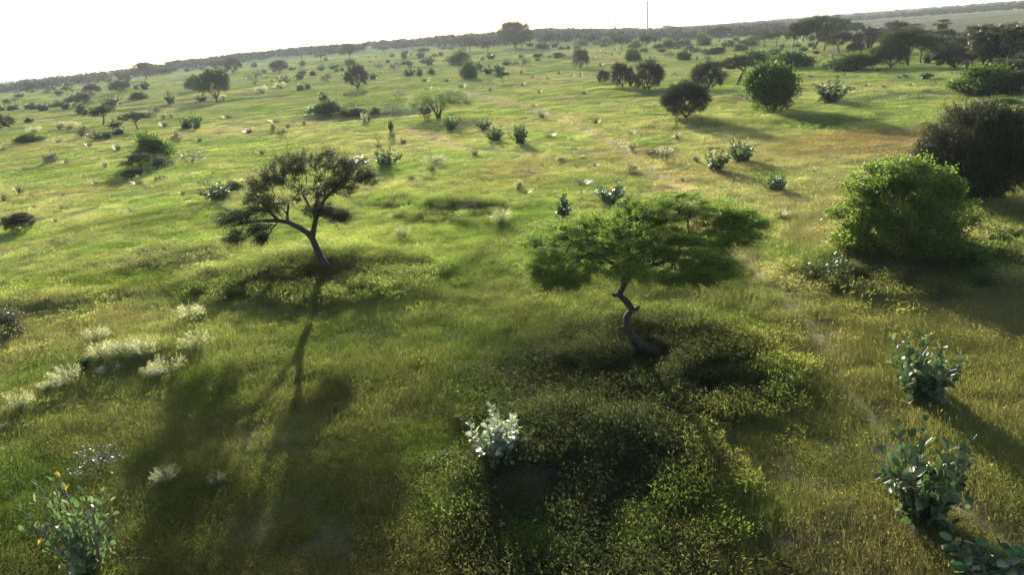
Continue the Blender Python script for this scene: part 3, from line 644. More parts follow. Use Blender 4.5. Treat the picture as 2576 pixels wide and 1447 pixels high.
for o in reversed(SRC):
    oi = ng.nodes.new('GeometryNodeObjectInfo'); oi.inputs['Object'].default_value = o; oi.inputs['As Instance'].default_value = False
    ti = ng.nodes.new('GeometryNodeGeometryToInstance'); ng.links.new(oi.outputs['Geometry'], ti.inputs[0]); ng.links.new(ti.outputs[0], jn.inputs[0])
def na_(name, ty): n = ng.nodes.new('GeometryNodeInputNamedAttribute'); n.data_type = ty; n.inputs['Name'].default_value = name; return n.outputs['Attribute']
ng.links.new(gi.outputs[0], ip.inputs['Points']); ng.links.new(jn.outputs[0], ip.inputs['Instance']); ip.inputs['Pick Instance'].default_value = True
ng.links.new(na_('idx', 'INT'), ip.inputs['Instance Index']); ng.links.new(na_('rot', 'FLOAT_VECTOR'), ip.inputs['Rotation']); ng.links.new(na_('scl', 'FLOAT_VECTOR'), ip.inputs['Scale'])
ng.links.new(ip.outputs[0], go.inputs[0])
md = grass.modifiers.new('meadow', 'NODES'); md.node_group = ng

# ------------------------------------------------------------------ far woods that read as one mass
def wood(name, label, n, amin, amax, dmin, dmax, hmin, hmax, seed, clear=0.):
    rng = np.random.default_rng(seed); a = rng.uniform(amin, amax, n * 3); D = np.sqrt(rng.random(n * 3) * (dmax ** 2 - dmin ** 2) + dmin ** 2); x = D * np.sin(np.radians(a)); y = D * np.cos(np.radians(a))
    k = np.nonzero(fbm(x, y, 120, 3) > clear)[0][:n]; x, y = x[k], y[k]; n = len(x); z = height(x, y); hh = rng.uniform(hmin, hmax, n); ww = hh * rng.uniform(1.2, 2.4, n)
    q = 64; d = unit(rng.normal(size=(n, q, 3))); d[..., 2] = d[..., 2] * .9 + .1
    P = d * (rng.random((n, q, 1)) ** .4) * np.stack([ww * .5, ww * .5, hh * .48], 1)[:, None] + np.stack([x, y, z + hh * .46], 1)[:, None]
    ax = unit(rng.normal(size=P.shape)); sd = unit(np.cross(ax, rng.normal(size=P.shape))); sc = (hh[:, None] * rng.uniform(.20, .42, (n, q))).ravel()
    mb = MB(); P = P.reshape(-1, 3); diamonds(mb, P, ax.reshape(-1, 3), sd.reshape(-1, 3), sc, sc * .75)
    t = np.stack([x, y, z - .3], 1); sdv = np.stack([np.cos(np.radians(a[k])), -np.sin(np.radians(a[k])), np.zeros(n)], 1); w3 = np.array([.10]) * hh[:, None] * .2
    for rot in (sdv, np.stack([sdv[:, 1], -sdv[:, 0], sdv[:, 2]], 1)):
        u = np.array([0, 0, 1.0]) * hh[:, None] * .3; V = np.stack([t - rot * w3, t + rot * w3, t + rot * w3 * .6 + u, t - rot * w3 * .6 + u], 1).reshape(-1, 3); mb.add(V, np.arange(n * 4).reshape(n, 4), m=1)
    tag(link(name, mb.mesh(name, [MAT['wood'], MAT['twig']])), label, None, None, 'stuff')
wood('woodland', 'dark band of thorn trees along the low left skyline', 620, -52, -20, 640, 1100, 3.5, 7.5, 31, .36)
wood('woodland', 'grey green band of trees along the rising middle skyline', 900, -22, -3, 700, 1350, 3.5, 7.5, 32, .34)
wood('woodland', 'hazy scrub woodland covering the low ridge below the masts', 2600, -4, 20, 560, 1900, 4, 8, 33, .36)
wood('woodland', 'thin line of dark trees along the far edge of the marsh', 950, 14, 62, 1080, 1330, 4, 7.5, 34, .38)
wood('woodland', 'pale blue farthest line of trees on the plain beyond the marsh', 2600, 8, 62, 1500, 3400, 5, 10, 35, .33)
SURVEY = r"""
TILE[(0, 0)] = '''
acacia 1470 805 250 155 | widest dark acacia on the left skyline; round 320 945 115 95; acacia 680 965 95 80 | small umbrella acacia standing alone on the far left slope; acacia 420 885 90 62; acacia 230 905 70 45; rgrey 525 930 75 52
round 1255 835 110 75 | upper of two stacked dark shrubs on the left slope; round 1210 942 170 110 | lower and larger of two stacked dark shrubs on the left slope; grey 1175 830 60 40; rgrey 940 968 150 115 | greyish spiky bush between the ditch and the stacked shrubs; rgrey 810 1078 220 118 | wide low grey thorn bush by the end of the ditch
round 2350 742 150 150 | neat dark round tree on the left skyline with a short trunk; round 2200 705 100 85; rgrey 2240 748 75 62; acacia 2490 655 100 60; broad 2180 1034 285 292 | bushy green tree growing above the ditch; bush 1965 920 150 140 | blue-green bush touching the bushy ditch tree; bare 2560 852 165 135
round 1650 762 110 70; bush 1410 1004 150 72 | small bright green bush at the end of the ditch; acacia 1040 1262 290 175 | small leaning acacia with a dark crown on the left slope; acacia 1390 1312 290 165 | pale open-crowned small acacia with milkweed at its foot; grey 860 1392 130 110
acacia 0 1450 290 260 | dark acacia half cut off by the left edge; bush 290 1442 220 82; bush 1530 1646 340 280 | dark double bush in the middle of the left slope; grey 1780 1442 130 115; grey 1640 1700 180 140
calo 200 988 80 60; calo 130 1117 110 60; calo 330 1107 120 65; calo 440 1117 110 62; calo 570 1082 160 62; calo 660 1102 80 70; calo 820 1152 90 105; calo 1120 1092 170 125; calo 1160 1292 125 84; calo 1000 1412 150 92 | bright milkweed row at the foot of the pale open acacia; calo 1190 1362 125 64; calo 1090 1402 90 70; calo 1720 1048 95 112; calo 2030 1022 115 72
calo 1370 902 52 50; calo 1465 907 92 78; calo 970 836 62 40; calo 1095 832 60 40; calo 770 832 62 40; calo 850 842 60 38; calo 680 872 120 42; calo 1900 842 62 62; calo 1880 722 60 40; calo 2030 702 70 40; calo 2560 682 60 50; calo 1890 1300 120 110; calo 1985 1302 130 160 | taller of two bright milkweed shrubs on the open left slope; calo 290 1242 80 50; calo 20 1120 70 50
white 600 1312 105 62; white 700 1302 150 62; white 340 1342 135 52; white 1640 1202 80 50; white 1730 1192 60 40; white 2250 1002 60 42; tuft 1660 1284 112 58; grey 1570 1132 100 62; tuft 2290 1192 170 45; tuft 2010 1432 82 62; tuft 580 1442 140 45; tuft 2500 1342 130 52; grey 150 1030 70 40; calo 70 1040 60 40
round 60 930 90 50; round 160 885 60 40; acacia 1700 720 120 90; acacia 1790 690 150 80; grey 470 940 60 35; calo 600 965 70 50; calo 830 975 80 60; tuft 1210 1060 90 40
'''
TILE[(1, 0)] = '''
round 235 738 165 118 | densest dark round tree far back on the left plain; acacia 455 606 120 72; acacia 650 627 125 104 | small dark umbrella acacia with a flat shadow under the skyline; acacia 950 627 222 168 | two-lobed umbrella acacia standing against the sky on the left; acacia 1100 546 90 106; acacia 1290 542 120 95; acacia 1580 517 110 76; acacia 1690 492 100 62; acacia 1915 482 130 112; acacia 2000 472 110 95
acacia 2145 523 212 142 | broad dark umbrella acacia left of the tallest skyline tree; acacia 2325 546 160 132 | pale slanting acacia beside the broad umbrella acacia; acacia 2260 424 130 72; bush 2060 652 225 132 | large dense mound of dark green bush below the broad umbrella acacia; bush 2120 662 135 72 | lighter green bush at the front of the dense bush mound; bush 2140 797 165 172 | upright green small tree with several stems; acacia 2480 842 140 116; bare 2350 832 92 62
round 1022 903 212 232 | round dark tree with a leaning trunk on top of the bank; grey 1235 692 85 66; grey 1400 712 100 86; bush 1765 757 80 66; grey 715 822 110 72; tuft 1245 752 38 32; bush 1675 533 115 52
bush 740 1180 345 152 | wide yellow-green bush in the hollow under the bank; bush 1000 1178 260 82 | low creeping green bush in the hollow, beside the wide one; bush 1200 1152 110 62; rgrey 1700 1206 120 125 | small dark shrub at the foot of the wispy acacia
calo 1960 1313 175 142 | dark milkweed shrub in the shade right of the wispy acacia; calo 2300 1312 155 125 | upper of two joined milkweed shrubs beside the side track; calo 2400 1424 195 155 | lower of two joined milkweed shrubs beside the side track; bare 1420 1002 160 104 | half-bare dark shrub on the slope of the bank; bare 1340 1182 200 132; tuft 1130 1222 92 92; white 1090 1242 62 90; calo 1360 1332 52 122 | thin upright milkweed with few leaves above a dark shrub; grey 1365 1424 80 110; dead 1230 1442 115 132 | leafless dark shrub between the two tracks and the olive acacia; tuft 1480 1452 122 72; calo 1000 1660 222 90 | bright green milkweed shrub behind the dark olive acacia
calo 470 667 66 56; calo 655 717 76 66; calo 785 702 100 56; calo 810 727 56 36; calo 865 722 42 42; calo 465 762 82 72; calo 435 803 92 56; calo 570 767 76 56; calo 280 842 150 76; calo 85 737 62 40; calo 360 712 76 36; calo 450 912 82 66; calo 520 902 62 60; calo 1180 803 82 62
calo 1320 637 52 36; calo 1370 577 52 42; calo 1490 592 72 92; calo 1655 587 86 62; calo 1480 657 72 56; calo 1540 667 76 62; calo 1540 772 140 100 | broadest milkweed thicket in the middle of the plain; calo 1645 774 72 92; calo 1690 642 92 56; calo 1745 657 100 82; calo 1790 572 56 36; calo 1855 562 46 42; calo 2235 727 112 102; calo 2330 747 112 92; calo 2430 742 112 92; calo 2360 597 102 66; calo 2520 662 92 62; calo 700 613 52 36; calo 965 637 62 36
tuft 1690 822 112 42; tuft 1915 827 92 46; tuft 2060 888 122 46; tuft 2350 922 72 52; tuft 1715 912 112 42; tuft 320 1292 92 56 | dark rounded grass tuft left of the hollow; tuft 485 1262 52 62; grey 270 1372 92 72; tuft 200 1242 140 50; tuft 160 833 38 38; tuft 105 792 40 34; grey 180 1332 62 82; tuft 660 950 90 40; bush 950 675 110 80
calo 690 1030 90 80; white 250 900 110 60; white 60 940 120 60; grey 20 780 70 80; calo 1880 500 60 40; calo 1960 500 60 40; calo 2080 520 70 40; tuft 1560 565 50 28; tuft 1130 590 50 26; tuft 1205 582 44 26; tuft 1145 632 48 28; tuft 1920 585 50 30; tuft 1880 630 50 30; grey 2280 615 50 40; tuft 860 768 44 20; tuft 800 770 40 18
'''
TILE[(2, 0)] = '''
broad 30 490 340 262 | tallest tree on the skyline with a broad drooping crown; acacia 95 503 165 132 | flat acacia with a slanting trunk under the tallest skyline tree; acacia 50 492 110 112; acacia 370 492 150 146 | mushroom-shaped acacia leaning left, beside the tallest skyline tree; acacia 200 417 100 82
round 600 412 122 82; round 450 392 90 50; round 520 397 72 50; acacia 740 392 112 72; round 830 392 102 46; bush 700 468 140 60; bush 490 503 66 32; bush 970 382 142 72; bush 465 587 124 60 | compact green bush on the grass below the far acacias; bush 255 582 112 46; bush 255 617 60 32
grey 130 668 92 104; rgrey 685 693 170 190 | sparse grey tree with a thin crown on the middle plain; calo 650 502 92 62; acacia 1100 530 142 146 | small umbrella acacia with a crooked trunk in front of the green scrub; acacia 1350 542 175 182 | dark acacia rising out of the green scrub
bush 930 463 190 82; bush 1240 492 142 82; acacia 1440 402 200 86; round 1590 372 192 94; bush 1460 503 122 62; bush 1570 493 172 92; round 1680 503 112 82; bush 1500 532 82 42; bush 1320 532 72 42; round 1700 422 122 84; round 1820 412 132 82; bush 1910 463 152 112; bush 1850 532 82 52; bush 1780 532 92 72; bush 2030 552 200 72; acacia 2080 433 212 152 | flat dark acacia standing clear in the right scrub; bush 2180 472 112 62; round 2320 492 122 82; round 2480 423 152 114; round 2330 362 112 52; round 2280 352 122 82; round 1840 332 162 64; acacia 1160 350 150 70; acacia 1250 345 140 60; acacia 1000 345 130 55
bush 1200 623 152 122 | round green bush left of the lone milkweed on the middle plain; calo 1385 647 112 78 | lone milkweed shrub beyond the pair of round trees; bush 1720 613 132 82; calo 1740 553 122 72; calo 1930 547 72 56; calo 2030 547 60 48
round 920 843 132 128 | smallest of the row of three round thorn trees; round 1105 888 222 238 | left one of the pair of round thorn trees; round 1212 898 90 130 | thin stemmed tree squeezed between the pair of round thorn trees; round 1375 918 300 278 | right and larger one of the pair of round thorn trees; round 1965 913 335 275 | dark round thorn tree beneath the forked slanting acacia
bush 2440 668 290 145 | wide green bush behind the forked slanting acacia; round 1745 1210 435 362 | darkest round thorn tree by the sandy track, with forked short trunk
tuft 890 672 62 48; tuft 820 602 48 30; tuft 690 752 42 32; tuft 600 772 48 30; tuft 680 777 72 32; tuft 470 753 62 50; tuft 205 787 52 32; tuft 100 867 72 42; tuft 270 937 62 34; tuft 300 1196 110 92 | pale and dark upright tuft at the edge of the sandy track; tuft 840 1253 112 72 | dark grass tuft alone on the grass right of the track; tuft 1190 1362 132 62; tuft 1300 1377 52 40; tuft 370 1393 200 62; tuft 610 1423 112 42; white 1660 1403 92 54
calo 80 1452 185 190 | leafy milkweed shrub in the middle, near the end of the side track; calo 2300 1640 265 235 | milkweed growing as a small tree on a bare stem; grey 40 660 80 50; calo 90 590 60 50; calo 180 470 80 50; calo 270 490 70 50; calo 330 495 90 60; calo 430 480 80 60; calo 920 478 90 50; calo 1990 660 80 50; grey 380 590 60 30; grey 555 600 90 40; tuft 1000 560 50 36; tuft 1080 552 60 30; tuft 940 540 50 26; tuft 1030 510 40 36; tuft 870 520 50 20; calo 2240 420 90 50; calo 2380 430 90 50; calo 2200 380 80 40; calo 2130 480 50 60; grey 1590 570 120 50; grey 1950 600 90 40; tuft 1860 600 50 40
acacia 1700 350 150 80; acacia 1950 350 160 80; acacia 2450 350 180 90; acacia 2200 330 150 80; bush 2400 470 160 90; bush 1750 470 120 70; acacia 1550 330 150 70; bush 2280 520 140 70; acacia 2530 480 180 150; tuft 1630 760 110 26; tuft 1750 820 60 26; tuft 720 950 90 40; tuft 210 1080 90 40; tuft 2200 750 70 30; white 90 745 70 45; tuft 350 800 40 36; calo 1050 375 60 50; calo 560 500 50 40; calo 2530 560 70 50
'''
TILE[(3, 0)] = '''
acacia 245 523 240 255 | dark acacia with a tall trunk at the left end of the grove; acacia 80 473 182 142; acacia 455 500 440 290 | massive broad acacia standing highest in the grove; btree 640 714 205 182 | almost leafless small tree in front of the grove; acacia 715 560 310 200 | dense acacia behind the almost leafless tree; round 870 548 152 104; acacia 1400 664 430 310 | grove acacia with a thick bent trunk; acacia 1530 642 250 240; round 1280 393 235 150
palm 1010 543 170 225 | dark palm covered down to the ground by dead fronds; palm 1735 425 155 185 | tall palm with two curved trunks standing against the marsh; palm 1450 400 200 130; palm 1050 400 190 110; round 780 330 160 90; acacia 600 400 260 130; acacia 880 370 240 120; acacia 1180 470 260 130; round 1560 430 180 110; round 1850 500 220 110; palm 1350 370 150 100
bush 255 693 380 165 | wide leafy bush left of the almost leafless tree; bush 880 715 420 165 | long leafy bush spreading right of the almost leafless tree; round 1230 693 310 225 | dark bush leaning over the right end of the long leafy bush; round 1870 693 300 175 | low black-green bush at the edge of the palm thicket; bush 1780 563 260 115; bush 640 690 160 70
palm 2090 560 200 250 | palm at the left corner of the thicket; palm 2190 690 260 300 | dark middle palm of the thicket; palm 2330 680 260 340 | highest palm of the thicket with a shaggy head; palm 2450 690 260 330; round 2250 690 330 330; palm 2530 700 220 240 | palm of the thicket at the right edge; palm 2380 400 200 120; acacia 2300 420 320 120; palm 2540 860 180 260 | palm with brown dead fronds at the right edge below the thicket; palm 2380 790 200 160; palm 1980 744 95 115 | tiny reddish palm left of the creeping bush
round 2420 900 300 230; round 2330 950 260 180; bush 2200 960 420 250 | sprawling dark green creeper bush below the palm thicket; bush 1980 950 360 150 | low green creeper at the left end of the sprawling bush; round 2540 960 240 200; calo 620 1033 310 205 | large silvery milkweed shrub alone on the right meadow; calo 1585 803 105 74 | small yellowish milkweed shrub before the grove edge; calo 80 578 112 76; calo 480 548 62 54; calo 1600 642 92 94; calo 1690 612 62 60; calo 350 524 80 50; calo 140 492 62 46; calo 1060 552 90 60
tuft 990 877 72 40; bare 1240 838 72 44; tuft 1160 882 82 32; tuft 1440 884 112 50; bare 900 933 92 52; dead 1600 922 82 34 | dead fallen branch on the grass before the creeper bush; bare 1650 888 130 80; tuft 700 783 72 40; tuft 430 783 82 36; tuft 2180 1038 160 42; tuft 2510 1053 160 66; tuft 2240 1083 92 36; dead 1760 1223 115 95 | leafless tangled shrub behind the black-green thorn tree; tuft 1970 1173 115 44; tuft 360 1353 122 34 | flat green tuft on the orange grass; bush 2380 1050 170 55; tuft 1320 790 80 44; tuft 1100 720 90 40; bush 640 680 120 60
acacia 350 430 260 170; acacia 560 520 260 180; acacia 700 430 250 150; round 960 480 200 130; acacia 1250 560 280 180; round 1650 560 220 160; acacia 1750 480 260 150; bush 1150 600 260 110; acacia 1000 500 240 160; round 2050 480 200 160; palm 2250 560 220 240; palm 2480 560 220 260; round 2400 560 300 220; calo 100 540 70 50; calo 30 540 70 46; calo 440 480 80 50; calo 300 480 70 50; bush 20 660 60 60; tuft 1020 790 40 26; grey 1360 795 80 50; tuft 770 765 60 34
bush 60 1140 540 450 | tall leafy bush casting a long shadow on the right meadow
'''
TILE[(0, 1)] = '''
acacia 1430 304 310 190 | small open acacia just below the dark double bush; round 1330 364 180 90 | low dark cushion shrub at the foot of the small open acacia; grey 1620 372 125 62; bare 1920 206 265 136 | thin half-bare shrub right of the dark double bush; grey 520 195 140 84; tuft 670 203 104 42; tuft 210 514 115 115 | dark green tuft near the left edge; tuft 45 582 85 95; round 205 890 260 170 | dark clump of shrub near the left edge, in the tall grass
calo 2200 566 310 180 | pale milkweed shrub left of the dark olive acacia; bush 2340 486 170 112 | small bright green bush behind the pale milkweed; tuft 1190 68 102 72; tuft 350 655 85 45; tuft 620 665 75 50; tuft 560 790 70 40; tuft 250 270 170 40; tuft 960 415 120 36; tuft 1000 160 34 46; white 1060 250 60 60
tuft 30 70 100 44; tuft 900 30 100 50; tuft 1400 420 180 70; tuft 2140 310 60 36; tuft 1840 520 90 50; tuft 640 540 40 60
'''
TILE[(1, 1)] = '''
calo 1310 250 255 215 | bright milkweed shrub with a long shadow right of the olive acacia; white 1490 964 160 125 | white plumed tuft on the grass between the two hero acacias; bare 1560 1140 140 125 | dark twiggy small shrub below the white plumed tuft; white 2460 830 225 160 | rounded silver grass clump alone in the middle; tuft 1770 280 180 130; white 1790 215 230 90 | grey-green clump topped by pale grass near the middle; tuft 1560 364 165 72; tuft 1975 655 125 125 | dark domed tuft on top of a low herb mound; tuft 1990 720 190 80; tuft 1450 595 180 80; tuft 1420 745 190 66; tuft 2370 1225 160 110; tuft 2200 124 115 86; tuft 1230 46 125 66; grey 2130 700 160 90
tuft 1290 1230 80 44; tuft 1100 830 30 20; tuft 2470 1180 90 40; tuft 60 110 110 60
'''
TILE[(2, 1)] = '''
white 1210 84 90 84 | small white plumed tuft right beside the sandy track; bare 1530 206 200 205 | bent whitish twiggy shrub right of the sandy track; white 1545 130 180 90; white 1200 290 130 80; tuft 1215 318 200 90 | dark grass tuft with a pale top beside the sandy track; tuft 700 426 300 80; calo 2060 284 245 240 | dense milkweed shrub beside the milkweed tree; tuft 1710 388 76 62; tuft 130 514 145 55; white 1850 195 76 76; white 60 470 90 90; calo 1820 180 60 70; white 480 180 90 50; white 700 160 70 40; grey 1400 130 170 70; tuft 830 235 90 45; tuft 640 250 40 60
'''
TILE[(3, 1)] = '''
calo 70 485 240 165 | low milkweed shrub alone on the grass above the umbrella acacia; tuft 110 764 220 110 | dark grass tuft on the grass right of the umbrella acacia; bush 2230 1060 330 150 | low bright creeper trailing from the largest leafy bush; calo 1400 240 170 110 | milkweed top showing above the largest leafy bush; grey 900 1070 260 90; bush 2400 980 200 80; tuft 460 290 160 50; calo 2390 480 80 70
'''
TILE[(0, 2)] = '''
white 1930 340 260 150 | white plumed grass clump with a dark base, topmost on the left; white 980 565 230 140 | faint plumed grass clump above the plume grass bank; white 1040 770 270 180 | left clump on the crest of the plume grass bank; white 1260 720 260 160 | middle clump on the crest of the plume grass bank; white 1470 730 300 180 | right clump on the crest of the plume grass bank; white 1680 905 360 170 | broad plumed clump at the right end of the bank; white 700 1015 270 180 | plumed clump with a reddish base left of the bank; white 490 1050 150 95 | smaller pale tuft left of the reddish-based clump; white 1110 890 230 100 | thin drooping plumes below the bank crest; white 225 1265 210 180 | plumed clump lowest on the far left; white 1990 650 270 170 | plumed clump right of the bank beside the tree shadow
grey 110 520 290 270 | round grey-green shrub with pale top at the left edge; tuft 1610 340 80 60; bush 870 800 180 90 | small dark green herb bush at the left end of the bank; tuft 1050 220 60 40; tuft 1180 140 110 50; white 1570 215 80 34; tuft 1560 1050 130 70; white 50 1440 90 60; tuft 940 160 120 46
'''
TILE[(2, 2)] = '''
dead 2450 770 150 56 | low charred black tangle of stalks in the grass right of the twisted trunk
'''
TILE[(0, 3)] = '''
bare 1010 440 480 220 | thin feathery seedling bush behind the lower left milkweed; white 1680 560 250 160 | pale arching grass tuft right of the lower left milkweed; white 2180 560 190 110; tuft 2200 640 120 70; tuft 1250 640 160 120; tuft 1480 470 120 60
'''
TILE[(1, 3)] = '''
bush 1870 360 330 150 | pale green herb bush left of the silvery milkweed in the shade; bush 2230 800 300 140 | bright green herb clump below the silvery milkweed
'''
TILE[(2, 3)] = '''
grey 700 620 300 130; grey 520 1020 300 130; bush 180 1250 260 150; calo 190 420 90 60 | small yellow milkweed sprig beside the silvery milkweed
'''
"""
# ------------------------------------------------------------------ placing plants
def put(proto, x, y, z, w, h, name, rot=None, rng=RNG, sink=.0):
    """one plant as a thing: an Empty at its foot that parents its parts (copies share the meshes)"""
    e = bpy.data.objects.new(name, None); COL.objects.link(e); e.empty_display_size = .3
    e['kind'] = 'thing'; e.location = (x, y, z - sink); e.rotation_euler = (0, 0, rng.uniform(0, 6.28) if rot is None else rot)
    s = w / proto.w; e.scale = (s, s, h / proto.h)
    for pn, me in proto.parts: link(pn, me, e)
    return e
def at(px, py, wpx, hpx, wide=.0):
    """pixel foot and size of a plant -> place on the ground and size in metres"""
    p = hitpt(px, py); d = np.hypot(p[0], p[1]); m = math.hypot(d, H - p[2]) / F * S; dep = math.atan2(H - p[2], d)
    w = wpx * m; h = max(.35 * hpx * m, (hpx * m - wide * w * math.sin(dep)) / math.cos(dep))
    k = 1 + wide * .5 * w / d; x, y = p[0] * k, p[1] * k
    return x, y, float(height(x, y)), w, h
class Pic:
    """turns pixels into points of the upright plane through a plant's foot (x right, y away, z up; metres)"""
    def __init__(s, px, py):
        s.b = hitpt(px, py); s.n = unit(np.array([s.b[0], s.b[1], 0])); s.r = np.array([s.n[1], -s.n[0], 0]); s.rot = -math.atan2(s.b[0], s.b[1])
    def __call__(s, px, py, dep=0.):
        d = ray(px, py); c = np.array([0, 0, H]); o = s.b + s.n * dep; t = np.dot(o - c, s.n) / np.dot(d, s.n); p = c + d * t - s.b
        return np.array([np.dot(p, s.r), dep, p[2]])
def own(meshes, pic, name, sink=0.):
    e = bpy.data.objects.new(name, None); COL.objects.link(e); e.location = pic.b - np.array([0, 0, sink]); e.rotation_euler = (0, 0, pic.rot)
    for pn, me in meshes: link(pn, me, e)
    return e

# the umbrella acacia with the twisted trunk
def hero_umbrella():
    q = Pic(1643, 886); rng = np.random.default_rng(3)
    L1 = [q(1668, 892) - [0, 0, .35], q(1650, 884), q(1618, 872), q(1592, 852), q(1577, 825), q(1576, 802), q(1590, 780), q(1576, 760), q(1558, 740), q(1572, 712), q(1588, 690, .1)]
    L1[5] = L1[5] + [0, .1, 0]; L1[8] = L1[8] + [0, -.1, 0]
    r1 = [.21, .185, .17, .15, .135, .12, .115, .115, .11, .10, .095]
    n0 = len(L1) - 1
    T = [(L1, None), ([q(1602, 778, -.1), q(1606, 773, -.15)], 6), ([q(1546, 744), q(1541, 741)], 8), ([q(1560, 828, -.1), q(1556, 826, -.15)], 4),
         ([q(1550, 668, .2), q(1505, 645, .3), q(1455, 628, .2)], n0), ([q(1582, 660, .3), q(1580, 630, .8), q(1600, 600, 1.6)], n0), ([q(1625, 662, 0), q(1668, 628, .1), q(1730, 600, .2), q(1790, 590, .1)], n0), ([q(1640, 668, -.5), q(1690, 655, -1.1)], n0)]
    r = r1 + [.075, .06, .07, .05, .07, .05] + [.07, .055, .04, .065, .05, .04, .08, .065, .05, .04, .055, .04]
    B = [((1668, 520, 1.9), (1.6, 1.3, .42)), ((1768, 545, 1.2), (1.35, 1.4, .42)), ((1823, 600, .3), (1.0, 1.3, .38)), ((1738, 620, -.6), (1.2, 1.2, .35)), ((1768, 680, -1.6), (1.0, .9, .32)), ((1658, 605, .3), (1.2, 1.3, .4)), ((1578, 570, 1.2), (1.3, 1.2, .38)), ((1468, 580, 1.0), (1.2, 1.3, .36)),
         ((1378, 615, .3), (1.05, 1.3, .33)), ((1428, 665, -1.0), (1.1, 1.1, .30)), ((1518, 640, -.4), (1.1, 1.1, .33)), ((1598, 680, -1.6), (1.0, .8, .25)), ((1848, 560, .8), (.7, .9, .25)), ((1428, 700, -1.5), (.8, .6, .25)), ((1698, 700, -1.9), (.9, .7, .25)), ((1558, 575, 1.0), (1.2, 1.2, .35)), ((1628, 550, 1.4), (1.2, 1.2, .4)), ((1538, 615, .2), (1.2, 1.1, .35)), ((1628, 640, -.6), (1.1, 1.0, .3))]
    pts = np.concatenate([ell(rng, 48, q(*c), rr, .5, -.45) for c, rr in B])
    A, par, isT = grow(T, pts, rng, .22, .4, .06, .04, first=n0 - 1); rd, c, kids = radii(par, isT, .0085, r)
    mb = MB(); limbs(mb, A, par, rd, c, 0, 9); mt = mb.mesh('trunk', MAT['bark'], True)
    tip = np.nonzero(~isT & (c <= 4))[0]; tip = tip[gaps(A[tip], 2.3, .27)]; P = A[tip]; ctr = q(1600, 640); D = unit(P - ctr) * np.array([1, 1, .15]) + np.array([.35, 0, .10])
    P = np.repeat(P, 13, 0) + rng.normal(0, .15, (len(P) * 13, 3)) * [.5, .5, .3]; D = np.repeat(D + rng.normal(0, .30, D.shape) * [1, 1, .6], 13, 0) + rng.normal(0, .20, P.shape) * [1, 1, .6]
    mb = MB(); sprays(mb, P, D, rng, 30, .70, .080, .028, .26, .7); mc = mb.mesh('crown', MAT['acacia'])
    return tag(own([('trunk', mt), ('crown', mc)], q, 'acacia_tree'), 'large bright green umbrella acacia on a bare twisted S-shaped trunk', 'tree')
hero_umbrella()
# the darker acacia that leans left and forks low
def hero_leaning():
    q = Pic(825, 680); rng = np.random.default_rng(8)
    L1 = [q(829, 684) - [0, 0, .4], q(823, 676), q(808, 650), q(794, 620), q(785, 600)]
    T = [(L1, None), ([q(775, 588, -.1), q(752, 573, -.2), q(725, 560, -.2), q(700, 556, -.1), q(660, 556, -.1), q(625, 560, -.2), q(600, 566, -.3)], 4), ([q(790, 575), q(795, 548, .1), q(798, 520, .2), q(800, 490, .3)], 4), ([q(788, 533, .2), q(775, 515, .3), q(762, 490, .3)], 13), ([q(815, 505, 0), q(845, 470, .2), q(875, 445, .2)], 13),
         ([q(723, 540, .2), q(726, 515, .3)], 7), ([q(680, 535, 0), q(660, 515, .1)], 8), ([q(779, 592, -.05), q(781, 582, -.1)], 12)]
    r = [.34, .235, .18, .165, .16] + [.14, .13, .115, .10, .085, .07, .055] + [.13, .115, .10, .08] + [.075, .065, .05] + [.08, .065, .05] + [.06, .05] + [.06, .045] + [.05, .035]
    B = [((865, 440, .2), (1.25, 1.3, .75)), ((800, 420, .6), (1.3, 1.6, .75)), ((730, 425, .4), (1.4, 1.6, .7)), ((690, 470, 0), (1.3, 1.5, .75)), ((770, 480, -.4), (1.4, 1.4, .65)), ((840, 480, -.3), (.9, 1.1, .6)), ((650, 505, .2), (.9, 1.1, .55)), ((800, 530, -.4), (.7, .8, .35)), ((840, 545, -.4), (.5, .6, .3)),
         ((585, 555, -.2), (.85, .9, .55)), ((630, 545, 0), (.8, 1.0, .5)), ((600, 595, -.4), (.55, .6, .45)), ((660, 575, -.5), (.6, .6, .35)), ((905, 455, .2), (.7, .8, .45)), ((670, 595, -.6), (.25, .3, .15)), ((700, 520, -.3), (1.0, 1.0, .45))]
    pts = np.concatenate([ell(rng, 26 if c[0] < 675 else 50, q(*c), rr, .5, -.75) for c, rr in B])
    A, par, isT = grow(T, pts, rng, .25, .4, .07, .06, first=4); rd, c, kids = radii(par, isT, .0085, r)
    mb = MB(); limbs(mb, A, par, rd, c, 0, 9); mt = mb.mesh('trunk', MAT['bark'], True)
    tip = np.nonzero(~isT & (c <= 3.5))[0]; tip = tip[gaps(A[tip], 1.6, .14)]; P = A[tip]; D = unit(P - q(760, 530)) * np.array([1, 1, .8]) + np.array([.15, 0, .05])
    P = np.repeat(P, 9, 0) + rng.normal(0, .09, (len(P) * 9, 3)) * .7; D = np.repeat(D + rng.normal(0, .3, D.shape), 9, 0) + rng.normal(0, .24, P.shape)
    mb = MB(); sprays(mb, P, D, rng, 26, .60, .08, .026, .15, .5); mc = mb.mesh('crown', MAT['olive'])
    return tag(own([('trunk', mt), ('crown', mc)], q, 'acacia_tree'), 'dark olive acacia leaning left with a low forked bare trunk', 'tree')
hero_leaning()
